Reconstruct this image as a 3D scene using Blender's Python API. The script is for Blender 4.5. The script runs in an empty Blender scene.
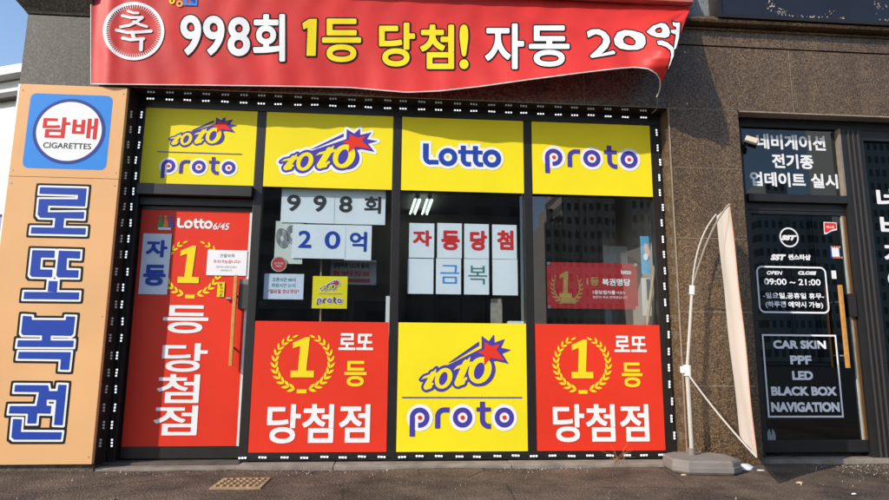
import bpy, bmesh, math, random
import numpy as np
from mathutils import Vector, Matrix
random.seed(7)
rng = np.random.default_rng(7)
S = bpy.context.scene
COL = S.collection

# ------------------------------------------------------------------ camera, sky, sun, exposure
CAM_F, YAW, PIT, ROL = 1.41052611, -0.08002486, 0.16571265, 0.00653131
CAM_POS = (0.0, -5.0, 0.825)
cd = bpy.data.cameras.new('camera'); cam = bpy.data.objects.new('camera', cd); COL.objects.link(cam)
cd.sensor_fit = 'HORIZONTAL'; cd.sensor_width = 36; cd.lens = CAM_F * 18; cd.clip_start = 0.05; cd.clip_end = 3000
CAM_R = Matrix.Rotation(YAW, 3, 'Z') @ Matrix.Rotation(math.pi / 2 + PIT, 3, 'X') @ Matrix.Rotation(ROL, 3, 'Z')
cam.matrix_world = Matrix.Translation(CAM_POS) @ CAM_R.to_4x4()
S.camera = cam
SUN = Vector((1.4, 1.0, -1.08)).normalized()           # the way the light travels
w = bpy.data.worlds.new('World'); S.world = w; w.use_nodes = True
nt = w.node_tree; bg = nt.nodes['Background']; sk = nt.nodes.new('ShaderNodeTexSky')
sk.sky_type = 'NISHITA'; sk.sun_disc = False
sk.sun_elevation = math.asin(-SUN.z); sk.sun_rotation = math.atan2(-SUN.x, -SUN.y)
sk.air_density = 1.0; sk.dust_density = 0.6; sk.ozone_density = 1.5
nt.links.new(sk.outputs[0], bg.inputs[0]); bg.inputs[1].default_value = 0.15
sl = bpy.data.lights.new('sun', 'SUN'); sl.energy = 2.95; sl.angle = math.radians(0.5); sl.color = (1.0, 0.93, 0.82)
so = bpy.data.objects.new('sun', sl); COL.objects.link(so); so.rotation_euler = SUN.to_track_quat('-Z', 'Y').to_euler()
so.location = (-14, -10, 11)
S.view_settings.view_transform = 'Standard'; S.view_settings.look = 'None'
S.view_settings.exposure = 0.68; S.view_settings.gamma = 1; S.view_settings.use_curve_mapping = False
S.cycles.max_bounces = 8; S.cycles.transparent_max_bounces = 12

# ------------------------------------------------------------------ helpers
def ray(px, py):                                        # direction through a point of the photo (889 x 500)
    return CAM_R @ Vector(((px - 444.5) / 444.5, -(py - 250) / 444.5, -CAM_F))
def P3(px, py, y=0.0):                                  # where that ray meets the upright plane y
    d = ray(px, py); t = (y + 5.0) / d.y
    return Vector(CAM_POS) + d * t
def P(px, py, y=0.0):
    v = P3(px, py, y); return v.x, v.z
def RECT(px0, py0, px1, py1, y=0.0):                    # top-left and bottom-right corners in the photo -> x0,z0,x1,z1
    a = P(px0, py0, y); b = P(px1, py1, y); return (a[0], b[1], b[0], a[1])
def lin(r, g, b):
    f = lambda c: (c / 255 / 12.92) if c <= 10 else ((c / 255 + .055) / 1.055) ** 2.4
    return (f(r), f(g), f(b))

MATS = {}
def mat(name, col, rough=.5, metal=0, noise=0.0, nscale=20, bump=0.0, bscale=60, spec=.5, emit=0, coat=0, col2=None, dist=.01):
    if name in MATS: return MATS[name]
    m = bpy.data.materials.new(name); m.use_nodes = True; n = m.node_tree.nodes; L = m.node_tree.links
    b = n['Principled BSDF']; b.inputs['Base Color'].default_value = (*col, 1); b.inputs['Roughness'].default_value = rough
    b.inputs['Metallic'].default_value = metal; b.inputs['Specular IOR Level'].default_value = spec
    if coat: b.inputs['Coat Weight'].default_value = coat; b.inputs['Coat Roughness'].default_value = .06
    tc = n.new('ShaderNodeTexCoord')
    if noise or col2:
        t = n.new('ShaderNodeTexNoise'); t.inputs['Scale'].default_value = nscale; t.inputs['Detail'].default_value = 6
        L.new(tc.outputs['Object'], t.inputs['Vector'])
        mx = n.new('ShaderNodeMix'); mx.data_type = 'RGBA'
        rmp = n.new('ShaderNodeMapRange'); rmp.inputs[1].default_value = .3; rmp.inputs[2].default_value = .7
        L.new(t.outputs['Fac'], rmp.inputs[0]); L.new(rmp.outputs[0], mx.inputs[0])
        c2 = col2 or tuple(c * (1 - noise) for c in col)
        mx.inputs[6].default_value = (*col, 1); mx.inputs[7].default_value = (*c2, 1)
        L.new(mx.outputs[2], b.inputs['Base Color'])
    if bump:
        t2 = n.new('ShaderNodeTexNoise'); t2.inputs['Scale'].default_value = bscale; t2.inputs['Detail'].default_value = 4
        L.new(tc.outputs['Object'], t2.inputs['Vector'])
        bp = n.new('ShaderNodeBump'); bp.inputs['Strength'].default_value = bump; bp.inputs['Distance'].default_value = dist
        L.new(t2.outputs['Fac'], bp.inputs['Height']); L.new(bp.outputs[0], b.inputs['Normal'])
    if emit:
        b.inputs['Emission Color'].default_value = (*col, 1); b.inputs['Emission Strength'].default_value = emit
    MATS[name] = m; return m

def granite(name, cols, scale=130, rough=.3, coat=.0, warmth=None):
    m = bpy.data.materials.new(name); m.use_nodes = True; n = m.node_tree.nodes; L = m.node_tree.links
    b = n['Principled BSDF']; tc = n.new('ShaderNodeTexCoord')
    v = n.new('ShaderNodeTexVoronoi'); v.inputs['Scale'].default_value = scale
    nz = n.new('ShaderNodeTexNoise'); nz.inputs['Scale'].default_value = scale * .45; nz.inputs['Detail'].default_value = 5; nz.inputs['Roughness'].default_value = .75
    big = n.new('ShaderNodeTexNoise'); big.inputs['Scale'].default_value = 1.6; big.inputs['Detail'].default_value = 5
    for t in (v, nz, big): L.new(tc.outputs['Object'], t.inputs['Vector'])
    sep = n.new('ShaderNodeSeparateColor'); L.new(v.outputs['Color'], sep.inputs[0])
    ad = n.new('ShaderNodeMath'); ad.operation = 'MULTIPLY_ADD'; ad.inputs[1].default_value = .45
    sb = n.new('ShaderNodeMath'); sb.operation = 'MULTIPLY_ADD'; sb.inputs[1].default_value = 1.5; sb.inputs[2].default_value = -.48
    L.new(nz.outputs['Fac'], sb.inputs[0]); L.new(sep.outputs[0], ad.inputs[0]); L.new(sb.outputs[0], ad.inputs[2])
    cr = n.new('ShaderNodeValToRGB'); e = cr.color_ramp.elements
    e[0].position = .18; e[0].color = (*cols[0], 1); e[1].position = .85; e[1].color = (*cols[-1], 1)
    for i, c in enumerate(cols[1:-1]):
        k = e.new(.18 + .67 * (i + 1) / (len(cols) - 1)); k.color = (*c, 1)
    L.new(ad.outputs[0], cr.inputs[0])
    mx = n.new('ShaderNodeMix'); mx.data_type = 'RGBA'; mx.blend_type = 'MULTIPLY'; mx.inputs[0].default_value = 1
    mr = n.new('ShaderNodeMapRange'); mr.inputs[1].default_value = .3; mr.inputs[2].default_value = .7; mr.inputs[3].default_value = .78; mr.inputs[4].default_value = 1.1
    L.new(big.outputs['Fac'], mr.inputs[0]); L.new(cr.outputs[0], mx.inputs[6]); L.new(mr.outputs[0], mx.inputs[7])
    mp = n.new('ShaderNodeMapping'); mp.inputs['Scale'].default_value = (5, 5, .5); st = n.new('ShaderNodeTexNoise'); st.inputs['Scale'].default_value = 1.3; st.inputs['Detail'].default_value = 6
    L.new(tc.outputs['Object'], mp.inputs[0]); L.new(mp.outputs[0], st.inputs['Vector'])
    m4 = n.new('ShaderNodeMapRange'); m4.inputs[1].default_value = .35; m4.inputs[2].default_value = .62; m4.inputs[3].default_value = .80; m4.inputs[4].default_value = 1.04; L.new(st.outputs['Fac'], m4.inputs[0])
    mz = n.new('ShaderNodeMix'); mz.data_type = 'RGBA'; mz.blend_type = 'MULTIPLY'; mz.inputs[0].default_value = 1; L.new(mx.outputs[2], mz.inputs[6]); L.new(m4.outputs[0], mz.inputs[7])
    L.new(mz.outputs[2], b.inputs['Base Color']); b.inputs['Roughness'].default_value = rough
    if coat: b.inputs['Coat Weight'].default_value = coat; b.inputs['Coat Roughness'].default_value = .05
    MATS[name] = m; return m

def glass_mat(name, tint, f0, refl=(1, 1, 1)):         # one thin sheet: clear, tinted, mirror-like at grazing view
    m = bpy.data.materials.new(name); m.use_nodes = True; n = m.node_tree.nodes; L = m.node_tree.links
    n.remove(n['Principled BSDF']); out = n['Material Output']
    tr = n.new('ShaderNodeBsdfTransparent'); tr.inputs[0].default_value = (*tint, 1)
    gl = n.new('ShaderNodeBsdfGlossy'); gl.inputs['Roughness'].default_value = 0.002; gl.inputs[0].default_value = (*refl, 1)
    lw = n.new('ShaderNodeLayerWeight'); lw.inputs[0].default_value = .5
    pw = n.new('ShaderNodeMath'); pw.operation = 'POWER'; pw.inputs[1].default_value = 5; L.new(lw.outputs['Facing'], pw.inputs[0])
    ma = n.new('ShaderNodeMath'); ma.operation = 'MULTIPLY_ADD'; ma.inputs[1].default_value = 1-f0; ma.inputs[2].default_value = f0; L.new(pw.outputs[0], ma.inputs[0])
    mx = n.new('ShaderNodeMixShader')
    L.new(ma.outputs[0], mx.inputs[0]); L.new(tr.outputs[0], mx.inputs[1]); L.new(gl.outputs[0], mx.inputs[2]); L.new(mx.outputs[0], out.inputs[0])
    MATS[name] = m; return m

class MB:                                               # collects shapes, links them as ONE mesh object
    def __init__(s): s.v = []; s.f = []; s.mi = []; s.mats = []
    def _m(s, m):
        if m not in s.mats: s.mats.append(m)
        return s.mats.index(m)
    def add(s, v, f, m):
        o = len(s.v); k = s._m(m); s.v += [tuple(q) for q in v]; s.f += [tuple(i + o for i in q) for q in f]; s.mi += [k] * len(f); return s
    def box(s, x0, y0, z0, x1, y1, z1, m, bev=0.0):
        if bev <= 0:
            v = [(x0,y0,z0),(x1,y0,z0),(x1,y1,z0),(x0,y1,z0),(x0,y0,z1),(x1,y0,z1),(x1,y1,z1),(x0,y1,z1)]
            return s.add(v, [(0,3,2,1),(4,5,6,7),(0,1,5,4),(1,2,6,5),(2,3,7,6),(3,0,4,7)], m)
        bm = bmesh.new(); bmesh.ops.create_cube(bm, size=1)
        for q in bm.verts: q.co = Vector(((x0+x1)/2 + q.co.x*(x1-x0), (y0+y1)/2 + q.co.y*(y1-y0), (z0+z1)/2 + q.co.z*(z1-z0)))
        bmesh.ops.bevel(bm, geom=bm.edges[:], offset=bev, segments=2, profile=.7, affect='EDGES')
        return s.bm(bm, m)
    def bm(s, bm, m):
        bm.verts.index_update(); s.add([q.co[:] for q in bm.verts], [tuple(q.index for q in f.verts) for f in bm.faces], m); bm.free(); return s
    def tube(s, pts, r, m, n=10):
        pts = [Vector(q) for q in pts]; rr = r if isinstance(r, (list, tuple)) else [r] * len(pts); v = []; f = []
        for i, q in enumerate(pts):
            d = (pts[min(i+1, len(pts)-1)] - pts[max(i-1, 0)]).normalized()
            a = d.orthogonal().normalized() if i == 0 else (a - d * a.dot(d)).normalized()
            b = d.cross(a)
            v += [q + (a * math.cos(2*math.pi*k/n) + b * math.sin(2*math.pi*k/n)) * rr[i] for k in range(n)]
        for i in range(len(pts)-1):
            f += [(i*n+k, i*n+(k+1) % n, (i+1)*n+(k+1) % n, (i+1)*n+k) for k in range(n)]
        f += [tuple(range(n-1, -1, -1)), tuple((len(pts)-1)*n + k for k in range(n))]
        return s.add(v, f, m)
    def prism(s, poly, y0, y1, m):                      # polygon in x,z pushed from y0 to y1
        n = len(poly); v = [(x, y0, z) for x, z in poly] + [(x, y1, z) for x, z in poly]
        f = [tuple(range(n)), tuple(range(2*n-1, n-1, -1))] + [(i, i+n, (i+1) % n + n, (i+1) % n) for i in range(n)]
        return s.add(v, f, m)
    def sheet(s, x0, z0, x1, z1, y, m, nx=1, nz=1, wob=0.0, seed=0):
        r = random.Random(seed); p = [r.uniform(0, 6) for _ in range(4)]; v = []; f = []
        for j in range(nz+1):
            for i in range(nx+1):
                u, t = i/nx, j/nz
                v.append((x0+(x1-x0)*u, y + wob*(math.sin(5*u+p[0]+2*t)+math.sin(7*t+p[1]+3*u)), z0+(z1-z0)*t))
        for j in range(nz):
            for i in range(nx):
                a = j*(nx+1)+i; f.append((a, a+1, a+nx+2, a+nx+1))
        return s.add(v, f, m)
    def build(s, name, parent=None, smooth=False, fix=True):
        me = bpy.data.meshes.new(name); me.from_pydata(s.v, [], s.f)
        for m in s.mats: me.materials.append(m)
        me.polygons.foreach_set('material_index', s.mi)
        if smooth: me.polygons.foreach_set('use_smooth', [True]*len(me.polygons))
        o = bpy.data.objects.new(name, me); COL.objects.link(o)
        if parent:
            o.parent = parent; o.matrix_parent_inverse = Matrix.Translation(parent.location).inverted()
        if fix:
            b = bmesh.new(); b.from_mesh(me); bmesh.ops.recalc_face_normals(b, faces=b.faces[:]); b.to_mesh(me); b.free()
        return o

def tag(o, label=None, cat=None, group=None, kind=None):
    for k, v in (('label', label), ('category', cat), ('group', group), ('kind', kind)):
        if v: o[k] = v
    return o
def thing(name, label, cat, loc=(0, 0, 0), group=None):
    o = bpy.data.objects.new(name, None); COL.objects.link(o); o.location = loc; o.empty_display_size = .1
    return tag(o, label, cat, group)
def copy_tree(o, parent=None):
    c = o.copy(); COL.objects.link(c)
    if parent: c.parent = parent
    for ch in list(o.children): copy_tree(ch, c)
    return c

# ------------------------------------------------------------------ lettering: outlines -> distance field -> flat vinyl shapes
class Grid:
    def __init__(s, x0, z0, x1, z1, h):
        s.h = h; s.x = np.arange(x0, x1 + h, h); s.z = np.arange(z0, z1 + h, h); s.X, s.Z = np.meshgrid(s.x, s.z)
    def loops(s, loops, p=2):                           # signed distance to closed outlines (even-odd), negative inside
        A = np.concatenate([l for l in loops]); B = np.concatenate([np.roll(l, -1, 0) for l in loops])
        X = s.X.ravel(); Z = s.Z.ravel(); d2 = np.full(X.shape, 1e9); ins = np.zeros(X.shape, bool)
        for (ax, az), (bx, bz) in zip(A, B):
            ex, ez = bx-ax, bz-az; L2 = ex*ex + ez*ez
            if L2 < 1e-16: continue
            t = np.clip(((X-ax)*ex + (Z-az)*ez)/L2, 0, 1); dx = np.abs(X-ax-t*ex); dz = np.abs(Z-az-t*ez)
            if p == 2: dd = dx*dx + dz*dz
            else: dd = np.maximum(dx, dz)**2 * .8 + .2*(dx*dx+dz*dz)
            np.minimum(d2, dd, out=d2)
            if az != bz:
                c = (az > Z) != (bz > Z); ins ^= c & (X < ax + (Z-az)*ex/(ez if ez else 1e-12))
        d = np.sqrt(d2); return np.where(ins, -d, d).reshape(s.X.shape)
    def poly(s, pts, p=2): return s.loops([np.array(pts, float)], p)
    def seg(s, pts, r):
        d = np.full(s.X.shape, 1e9)
        for (ax, az), (bx, bz) in zip(pts[:-1], pts[1:]):
            ex, ez = bx-ax, bz-az; t = np.clip(((s.X-ax)*ex+(s.Z-az)*ez)/(ex*ex+ez*ez+1e-12), 0, 1)
            d = np.minimum(d, np.hypot(s.X-ax-t*ex, s.Z-az-t*ez))
        return d - r
    def circ(s, cx, cz, r): return np.hypot(s.X-cx, s.Z-cz) - r
    def ell(s, cx, cz, rx, rz, a=0):
        c, q = math.cos(a), math.sin(a); u = (s.X-cx)*c + (s.Z-cz)*q; v = -(s.X-cx)*q + (s.Z-cz)*c
        k = np.hypot(u/rx, v/rz); return (k-1)*min(rx, rz)
    def box(s, x0, z0, x1, z1): return np.maximum(np.maximum(x0-s.X, s.X-x1), np.maximum(z0-s.Z, s.Z-z1))
    def cells(s, F, merge=True):                        # flat polygons covering F < 0
        I = F < 0; n = I[:-1, :-1].astype(int)+I[1:, :-1]+I[:-1, 1:]+I[1:, 1:]; V = []; Q = []
        x, z = s.x, s.z
        for j in range(n.shape[0]):
            row = n[j]; full = row == 4; i = 0
            idx = np.nonzero(full)[0]
            if len(idx):
                if merge:
                    br = np.nonzero(np.diff(idx) > 1)[0]; st = np.r_[idx[0], idx[br+1]]; en = np.r_[idx[br], idx[-1]]
                else: st = en = idx
                for a, b in zip(st, en):
                    o = len(V); V += [(x[a], z[j]), (x[b+1], z[j]), (x[b+1], z[j+1]), (x[a], z[j+1])]; Q.append((o, o+1, o+2, o+3))
            for i in np.nonzero((row > 0) & (row < 4))[0]:
                c = [(x[i], z[j], F[j, i]), (x[i+1], z[j], F[j, i+1]), (x[i+1], z[j+1], F[j+1, i+1]), (x[i], z[j+1], F[j+1, i])]
                pl = []
                for k in range(4):
                    a, b = c[k], c[(k+1) % 4]
                    if a[2] < 0: pl.append(a[:2])
                    if (a[2] < 0) != (b[2] < 0):
                        t = a[2]/(a[2]-b[2]); pl.append((a[0]+(b[0]-a[0])*t, a[1]+(b[1]-a[1])*t))
                if len(pl) > 2:
                    o = len(V); V += pl; Q.append(tuple(range(o, o+len(pl))))
        return V, Q

_gl = {}
def glyphs(text):                                       # outlines of a string in em units
    if text in _gl: return _gl[text]
    c = bpy.data.curves.new('t', 'FONT'); c.body = text; c.fill_mode = 'NONE'; c.resolution_u = 5
    o = bpy.data.objects.new('t', c); COL.objects.link(o)
    me = bpy.data.meshes.new_from_object(o.evaluated_get(bpy.context.evaluated_depsgraph_get()))
    adj = {}
    for e in me.edges:
        a, b = e.vertices; adj.setdefault(a, []).append(b); adj.setdefault(b, []).append(a)
    seen = set(); out = []
    for s0 in adj:
        if s0 in seen: continue
        l = [s0]; seen.add(s0); cur = s0
        while True:
            nx = [q for q in adj[cur] if q not in seen]
            if not nx: break
            cur = nx[0]; seen.add(cur); l.append(cur)
        if len(l) > 2: out.append(np.array([me.vertices[i].co[:2] for i in l]))
    bpy.data.objects.remove(o); bpy.data.curves.remove(c); bpy.data.meshes.remove(me)
    _gl[text] = out; return out
def clusters(loops, pad):
    it = sorted(loops, key=lambda l: l[:, 0].min()); out = []; hi = -1e9
    for l in it:
        if l[:, 0].min() > hi + pad: out.append([])
        out[-1].append(l); hi = max(hi, l[:, 0].max())
    return out

class Vinyl:                                            # collects flat lettering, several colours, one mesh
    def __init__(s, y, warp=None): s.mb = MB(); s.y = y; s.warp = warp
    def put(s, V, Q, m, dy):
        f = s.warp or (lambda x, z, dy: (x, s.y - dy, z))
        s.mb.add([f(x, z, dy) for x, z in V], Q, m)
    def field(s, g, F, m, dy, merge=True):
        V, Q = g.cells(F, merge and s.warp is None)
        if Q: s.put(V, Q, m, dy)
    def text(s, text, box, layers, bold=0.0, shear=0.0, p=2, res=40, h=None, fit=True):
        # box = x0,z0,x1,z1 of the finished (bold) letters; layers = [(extra offset, material, dy)]
        lp = [l.copy() for l in glyphs(text)]
        for l in lp: l[:, 0] += shear*l[:, 1]
        a = np.concatenate(lp); mn, mx = a.min(0), a.max(0); x0, z0, x1, z1 = box
        b = bold*(z1-z0); sc = np.array([(x1-x0-2*b)/(mx[0]-mn[0]), (z1-z0-2*b)/(mx[1]-mn[1])])
        if not fit: sc[0] = sc[1]
        off = np.array([(x0+x1)/2, (z0+z1)/2]) - (mn+mx)/2*sc
        lp = [l*sc+off for l in lp]; top = max(q[0] for q in layers)+b
        h = h or (z1-z0)/res
        for cl in clusters(lp, 2*top+2*h):
            a = np.concatenate(cl); mn, mx = a.min(0)-top-2*h, a.max(0)+top+2*h
            g = Grid(mn[0], mn[1], mx[0], mx[1], h); F = g.loops(cl, p)
            for o, m, dy in layers: s.field(g, F-b-o, m, dy)
        return s
    def rect(s, x0, z0, x1, z1, m, dy): s.put([(x0, z0), (x1, z0), (x1, z1), (x0, z1)], [(0, 1, 2, 3)], m, dy)
    def poly(s, pts, m, dy): s.put(pts, [tuple(range(len(pts)))], m, dy)
    def build(s, name, parent): return s.mb.build(name, parent, fix=False)

# ------------------------------------------------------------------ materials
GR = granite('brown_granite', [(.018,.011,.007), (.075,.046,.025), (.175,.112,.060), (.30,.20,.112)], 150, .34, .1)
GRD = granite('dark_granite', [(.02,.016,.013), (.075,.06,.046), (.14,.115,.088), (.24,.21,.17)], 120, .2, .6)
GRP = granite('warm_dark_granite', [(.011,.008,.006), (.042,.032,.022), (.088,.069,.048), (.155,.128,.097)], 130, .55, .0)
GRB = granite('blue_grey_granite', [(.12,.12,.125), (.24,.25,.27), (.34,.35,.37)], 150, .4, .1)
MORT = mat('mortar', (.42,.36,.28), .9, noise=.3)
FRAME = mat('bronze_frame', (.016,.0125,.011), .42, noise=.3, nscale=14, spec=.5)
FRAME2 = mat('dark_grey_frame', (.018,.017,.017), .42, noise=.3, nscale=12)
YEL = mat('yellow_vinyl', (.86,.71,.018), .42, noise=.09, nscale=1.7, bump=.1, bscale=6, spec=.18)
RED = mat('red_vinyl', (.74,.042,.02), .42, noise=.12, nscale=1.7, bump=.1, bscale=6, spec=.18)
ORG = mat('orange_panel', (.77,.43,.195), .45, noise=.10, nscale=1.8, bump=.03, bscale=5, spec=.18)
WHT = mat('white_vinyl', (.80,.80,.79), .45, noise=.04, nscale=8, spec=.18)
BLK = mat('black_vinyl', (.012,.009,.008), .6, spec=.2)
VIO = mat('violet_vinyl', (.065,.048,.34), .45, spec=.18)
BLU = mat('blue_vinyl', (.02,.06,.36), .45, noise=.06, spec=.18)
SKYB = mat('bright_blue_vinyl', (.035,.24,.68), .45, noise=.05, spec=.18)
NAVY = mat('navy_vinyl', (.03,.05,.26), .45, spec=.18)
GOLDV = mat('yellow_print', (.82,.62,.02), .45, spec=.18)
TXRED = mat('red_print', (.62,.03,.03), .5, spec=.18)
REDDOT = mat('red_dot_vinyl', (.72,.03,.03), .45, spec=.18)
PAPER = mat('paper', (.74,.78,.80), .85, noise=.05, nscale=5, bump=.15, bscale=9, spec=.18)
PAPERB = mat('paper_bluish', (.62,.68,.78), .8, noise=.05, nscale=5, bump=.15, bscale=9, spec=.18)
INK = mat('black_ink', (.02,.02,.02), .6)
GREYINK = mat('grey_ink', (.2,.2,.22), .7)
LBLUE = mat('light_blue_ink', (.05,.25,.62), .6)
GREENINK = mat('green_ink', (.03,.2,.16), .6)
FAINT = mat('faint_ink', (.70,.74,.755), .8)
WOOD = mat('handle_wood', (.62,.30,.07), .35, noise=.25, nscale=30, coat=.4)
WOODD = mat('plain_wood', (.42,.30,.17), .6, noise=.3, nscale=20)
STEEL = mat('steel', (.55,.54,.52), .3, metal=1)
ALU = mat('pale_aluminium', (.66,.64,.6), .4, metal=.35)
GLASS = glass_mat('window_glass', (.86,.92,.95), .105)
GLASSD = glass_mat('tinted_glass', (.08,.09,.095), .075, (.9,.97,1.0))
WHITEP = mat('white_plastic', (.75,.75,.73), .35)
LED = mat('led_dot', (.9,.95,1.0), .3, emit=.8)
LEDB = mat('led_body', (.30,.31,.33), .5)
CABLE = mat('dark_cable', (.02,.015,.015), .5)

# ------------------------------------------------------------------ ground
def ground_mat():
    m = bpy.data.materials.new('rough_pavement'); m.use_nodes = True; n = m.node_tree.nodes; L = m.node_tree.links; b = n['Principled BSDF']
    tc = n.new('ShaderNodeTexCoord'); a = n.new('ShaderNodeTexNoise'); a.inputs['Scale'].default_value = 2.2; a.inputs['Detail'].default_value = 7; a.inputs['Roughness'].default_value = .65
    f = n.new('ShaderNodeTexNoise'); f.inputs['Scale'].default_value = 95; f.inputs['Detail'].default_value = 5; f.inputs['Roughness'].default_value = .75
    v = n.new('ShaderNodeTexVoronoi'); v.inputs['Scale'].default_value = 70
    for t in (a, f, v): L.new(tc.outputs['Object'], t.inputs['Vector'])
    r1 = n.new('ShaderNodeValToRGB'); r1.color_ramp.elements[0].position = .32; r1.color_ramp.elements[0].color = (.050,.036,.027,1); r1.color_ramp.elements[1].position = .7; r1.color_ramp.elements[1].color = (.185,.132,.095,1)
    L.new(a.outputs['Fac'], r1.inputs[0])
    r2 = n.new('ShaderNodeMapRange'); r2.inputs[1].default_value = .25; r2.inputs[2].default_value = .75; r2.inputs[3].default_value = .2; r2.inputs[4].default_value = 1.95
    L.new(f.outputs['Fac'], r2.inputs[0])
    mx = n.new('ShaderNodeMix'); mx.data_type = 'RGBA'; mx.blend_type = 'MULTIPLY'; mx.inputs[0].default_value = 1
    L.new(r1.outputs[0], mx.inputs[6]); L.new(r2.outputs[0], mx.inputs[7])
    sp = n.new('ShaderNodeSeparateColor'); L.new(v.outputs['Color'], sp.inputs[0])
    gt = n.new('ShaderNodeMath'); gt.operation = 'GREATER_THAN'; gt.inputs[1].default_value = .975; L.new(sp.outputs[0], gt.inputs[0])
    lt = n.new('ShaderNodeMath'); lt.operation = 'LESS_THAN'; lt.inputs[1].default_value = .35; L.new(v.outputs['Distance'], lt.inputs[0])
    an = n.new('ShaderNodeMath'); an.operation = 'MULTIPLY'; L.new(gt.outputs[0], an.inputs[0]); L.new(lt.outputs[0], an.inputs[1])
    m2 = n.new('ShaderNodeMix'); m2.data_type = 'RGBA'; L.new(an.outputs[0], m2.inputs[0]); L.new(mx.outputs[2], m2.inputs[6]); m2.inputs[7].default_value = (.34,.29,.23,1)
    L.new(m2.outputs[2], b.inputs['Base Color']); b.inputs['Roughness'].default_value = .95; b.inputs['Specular IOR Level'].default_value = .2
    ck = n.new('ShaderNodeTexVoronoi'); ck.feature = 'DISTANCE_TO_EDGE'; ck.inputs['Scale'].default_value = .9
    wv = n.new('ShaderNodeMix'); wv.data_type = 'VECTOR'; wv.inputs[0].default_value = .12; L.new(tc.outputs['Object'], wv.inputs[4]); L.new(a.outputs['Color'], wv.inputs[5]); L.new(wv.outputs[1], ck.inputs['Vector'])
    cl_m = n.new('ShaderNodeMapRange'); cl_m.inputs[1].default_value = .0; cl_m.inputs[2].default_value = .006; cl_m.inputs[3].default_value = .45; cl_m.inputs[4].default_value = 1; L.new(ck.outputs['Distance'], cl_m.inputs[0])
    m3 = n.new('ShaderNodeMix'); m3.data_type = 'RGBA'; m3.blend_type = 'MULTIPLY'; m3.inputs[0].default_value = 1; L.new(m2.outputs[2], m3.inputs[6]); L.new(cl_m.outputs[0], m3.inputs[7]); L.new(m3.outputs[2], b.inputs['Base Color'])
    ad = n.new('ShaderNodeMath'); ad.operation = 'ADD'; L.new(f.outputs['Fac'], ad.inputs[0]); L.new(v.outputs['Distance'], ad.inputs[1])
    bp = n.new('ShaderNodeBump'); bp.inputs['Strength'].default_value = .9; bp.inputs['Distance'].default_value = .012
    L.new(ad.outputs[0], bp.inputs['Height']); L.new(bp.outputs[0], b.inputs['Normal'])
    return m
GM = ground_mat()
g = MB(); NX, NY = 150, 60                                  # near pavement: slightly uneven real surface
v = []; f = []
from mathutils import noise as mnoise
for j in range(NY+1):
    for i in range(NX+1):
        x = -5 + 12*i/NX; y = -3.4 + 3.6*j/NY
        e = min(1, max(0, min(x+5, 7-x, y+3.4)/.4))
        k = 0 if y > -.1 else 1
        v.append((x, y, e*k*(.012*mnoise.noise((x*1.3, y*1.3, 0))+.006*mnoise.noise((x*5, y*5, 3))) - .004*k))
for j in range(NY):
    for i in range(NX):
        a = j*(NX+1)+i; f.append((a, a+1, a+NX+2, a+NX+1))
g.add(v, f, GM); pv = g.build('pavement', smooth=True); tag(pv, kind='structure')
g = MB(); ASPH = mat('asphalt', (.055,.053,.05), .9, noise=.3, nscale=5, bump=.4, bscale=120)
g.box(-300, -400, -.5, 300, 300, -.06, ASPH); tag(g.build('ground'), kind='structure')
g = MB(); CONC = mat('worn_concrete', (.30,.255,.21), .9, noise=.45, nscale=7, bump=.5, bscale=70)
DST = mat('dark_threshold_stone', (.11,.09,.075), .8, noise=.5, nscale=9, bump=.4, bscale=60)
g.box(-2.10, -.05, -.05, -1.12, .12, .03, DST, .006); g.box(-2.10, -.16, -.05, -1.12, -.052, .012, CONC, .006)
for x0, x1 in ((-1.115, -.42), (-.415, .9), (.905, 2.26)):
    g.box(x0, -.175, -.05, x1, .12, .018 + .004*random.random(), CONC, .008)
for x0, x1 in ((2.885, 4.0), (4.005, 6.9)): g.box(x0, -.10, -.05, x1, .12, .03, CONC, .008)
tag(g.build('doorstep'), kind='structure')
g = MB(); PLN = mat('rough_plinth_stone', (.14,.115,.085), .95, noise=.5, nscale=18, bump=.9, bscale=55)
g.box(-2.94, -.17, -.05, -2.102, .2, .05, PLN, .01); tag(g.build('plinth'), kind='structure')

# ------------------------------------------------------------------ granite building
bd = thing('granite_building', 'brown speckled granite building holding the lottery shop and the car shop', 'building', (0, .2, 0))
FR = -.16
def slabs(x0, x1, zs, m, y=FR, xs=None, back=.3):
    b = MB(); b.box(x0+.004, y+.003, zs[0], x1-.004, back, zs[-1]-.004, MORT)
    xs = xs or [x0, x1]
    for a, c in zip(zs[:-1], zs[1:]):
        for p, q in zip(xs[:-1], xs[1:]): b.box(p+(.0032 if p > x0 else 0), y, a+.003, q-(.0032 if q < x1 else 0), back-.002, c-.003, m)
    return b
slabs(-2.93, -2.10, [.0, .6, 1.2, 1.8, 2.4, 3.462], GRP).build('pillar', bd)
pz = [-.03] + sorted(P(700, q, FR)[1] for q in (386, 311.6, 238, 167.5)) + [2.889, 3.462]
slabs(2.272, 2.878, pz, GR).build('pillar', bd)
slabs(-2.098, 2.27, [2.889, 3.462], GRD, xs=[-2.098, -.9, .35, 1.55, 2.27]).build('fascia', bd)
slabs(2.88, 8.0, [2.889, 3.462], GR, xs=[2.88, 3.38, 4.7, 6.2, 8.0]).build('fascia', bd)
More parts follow.
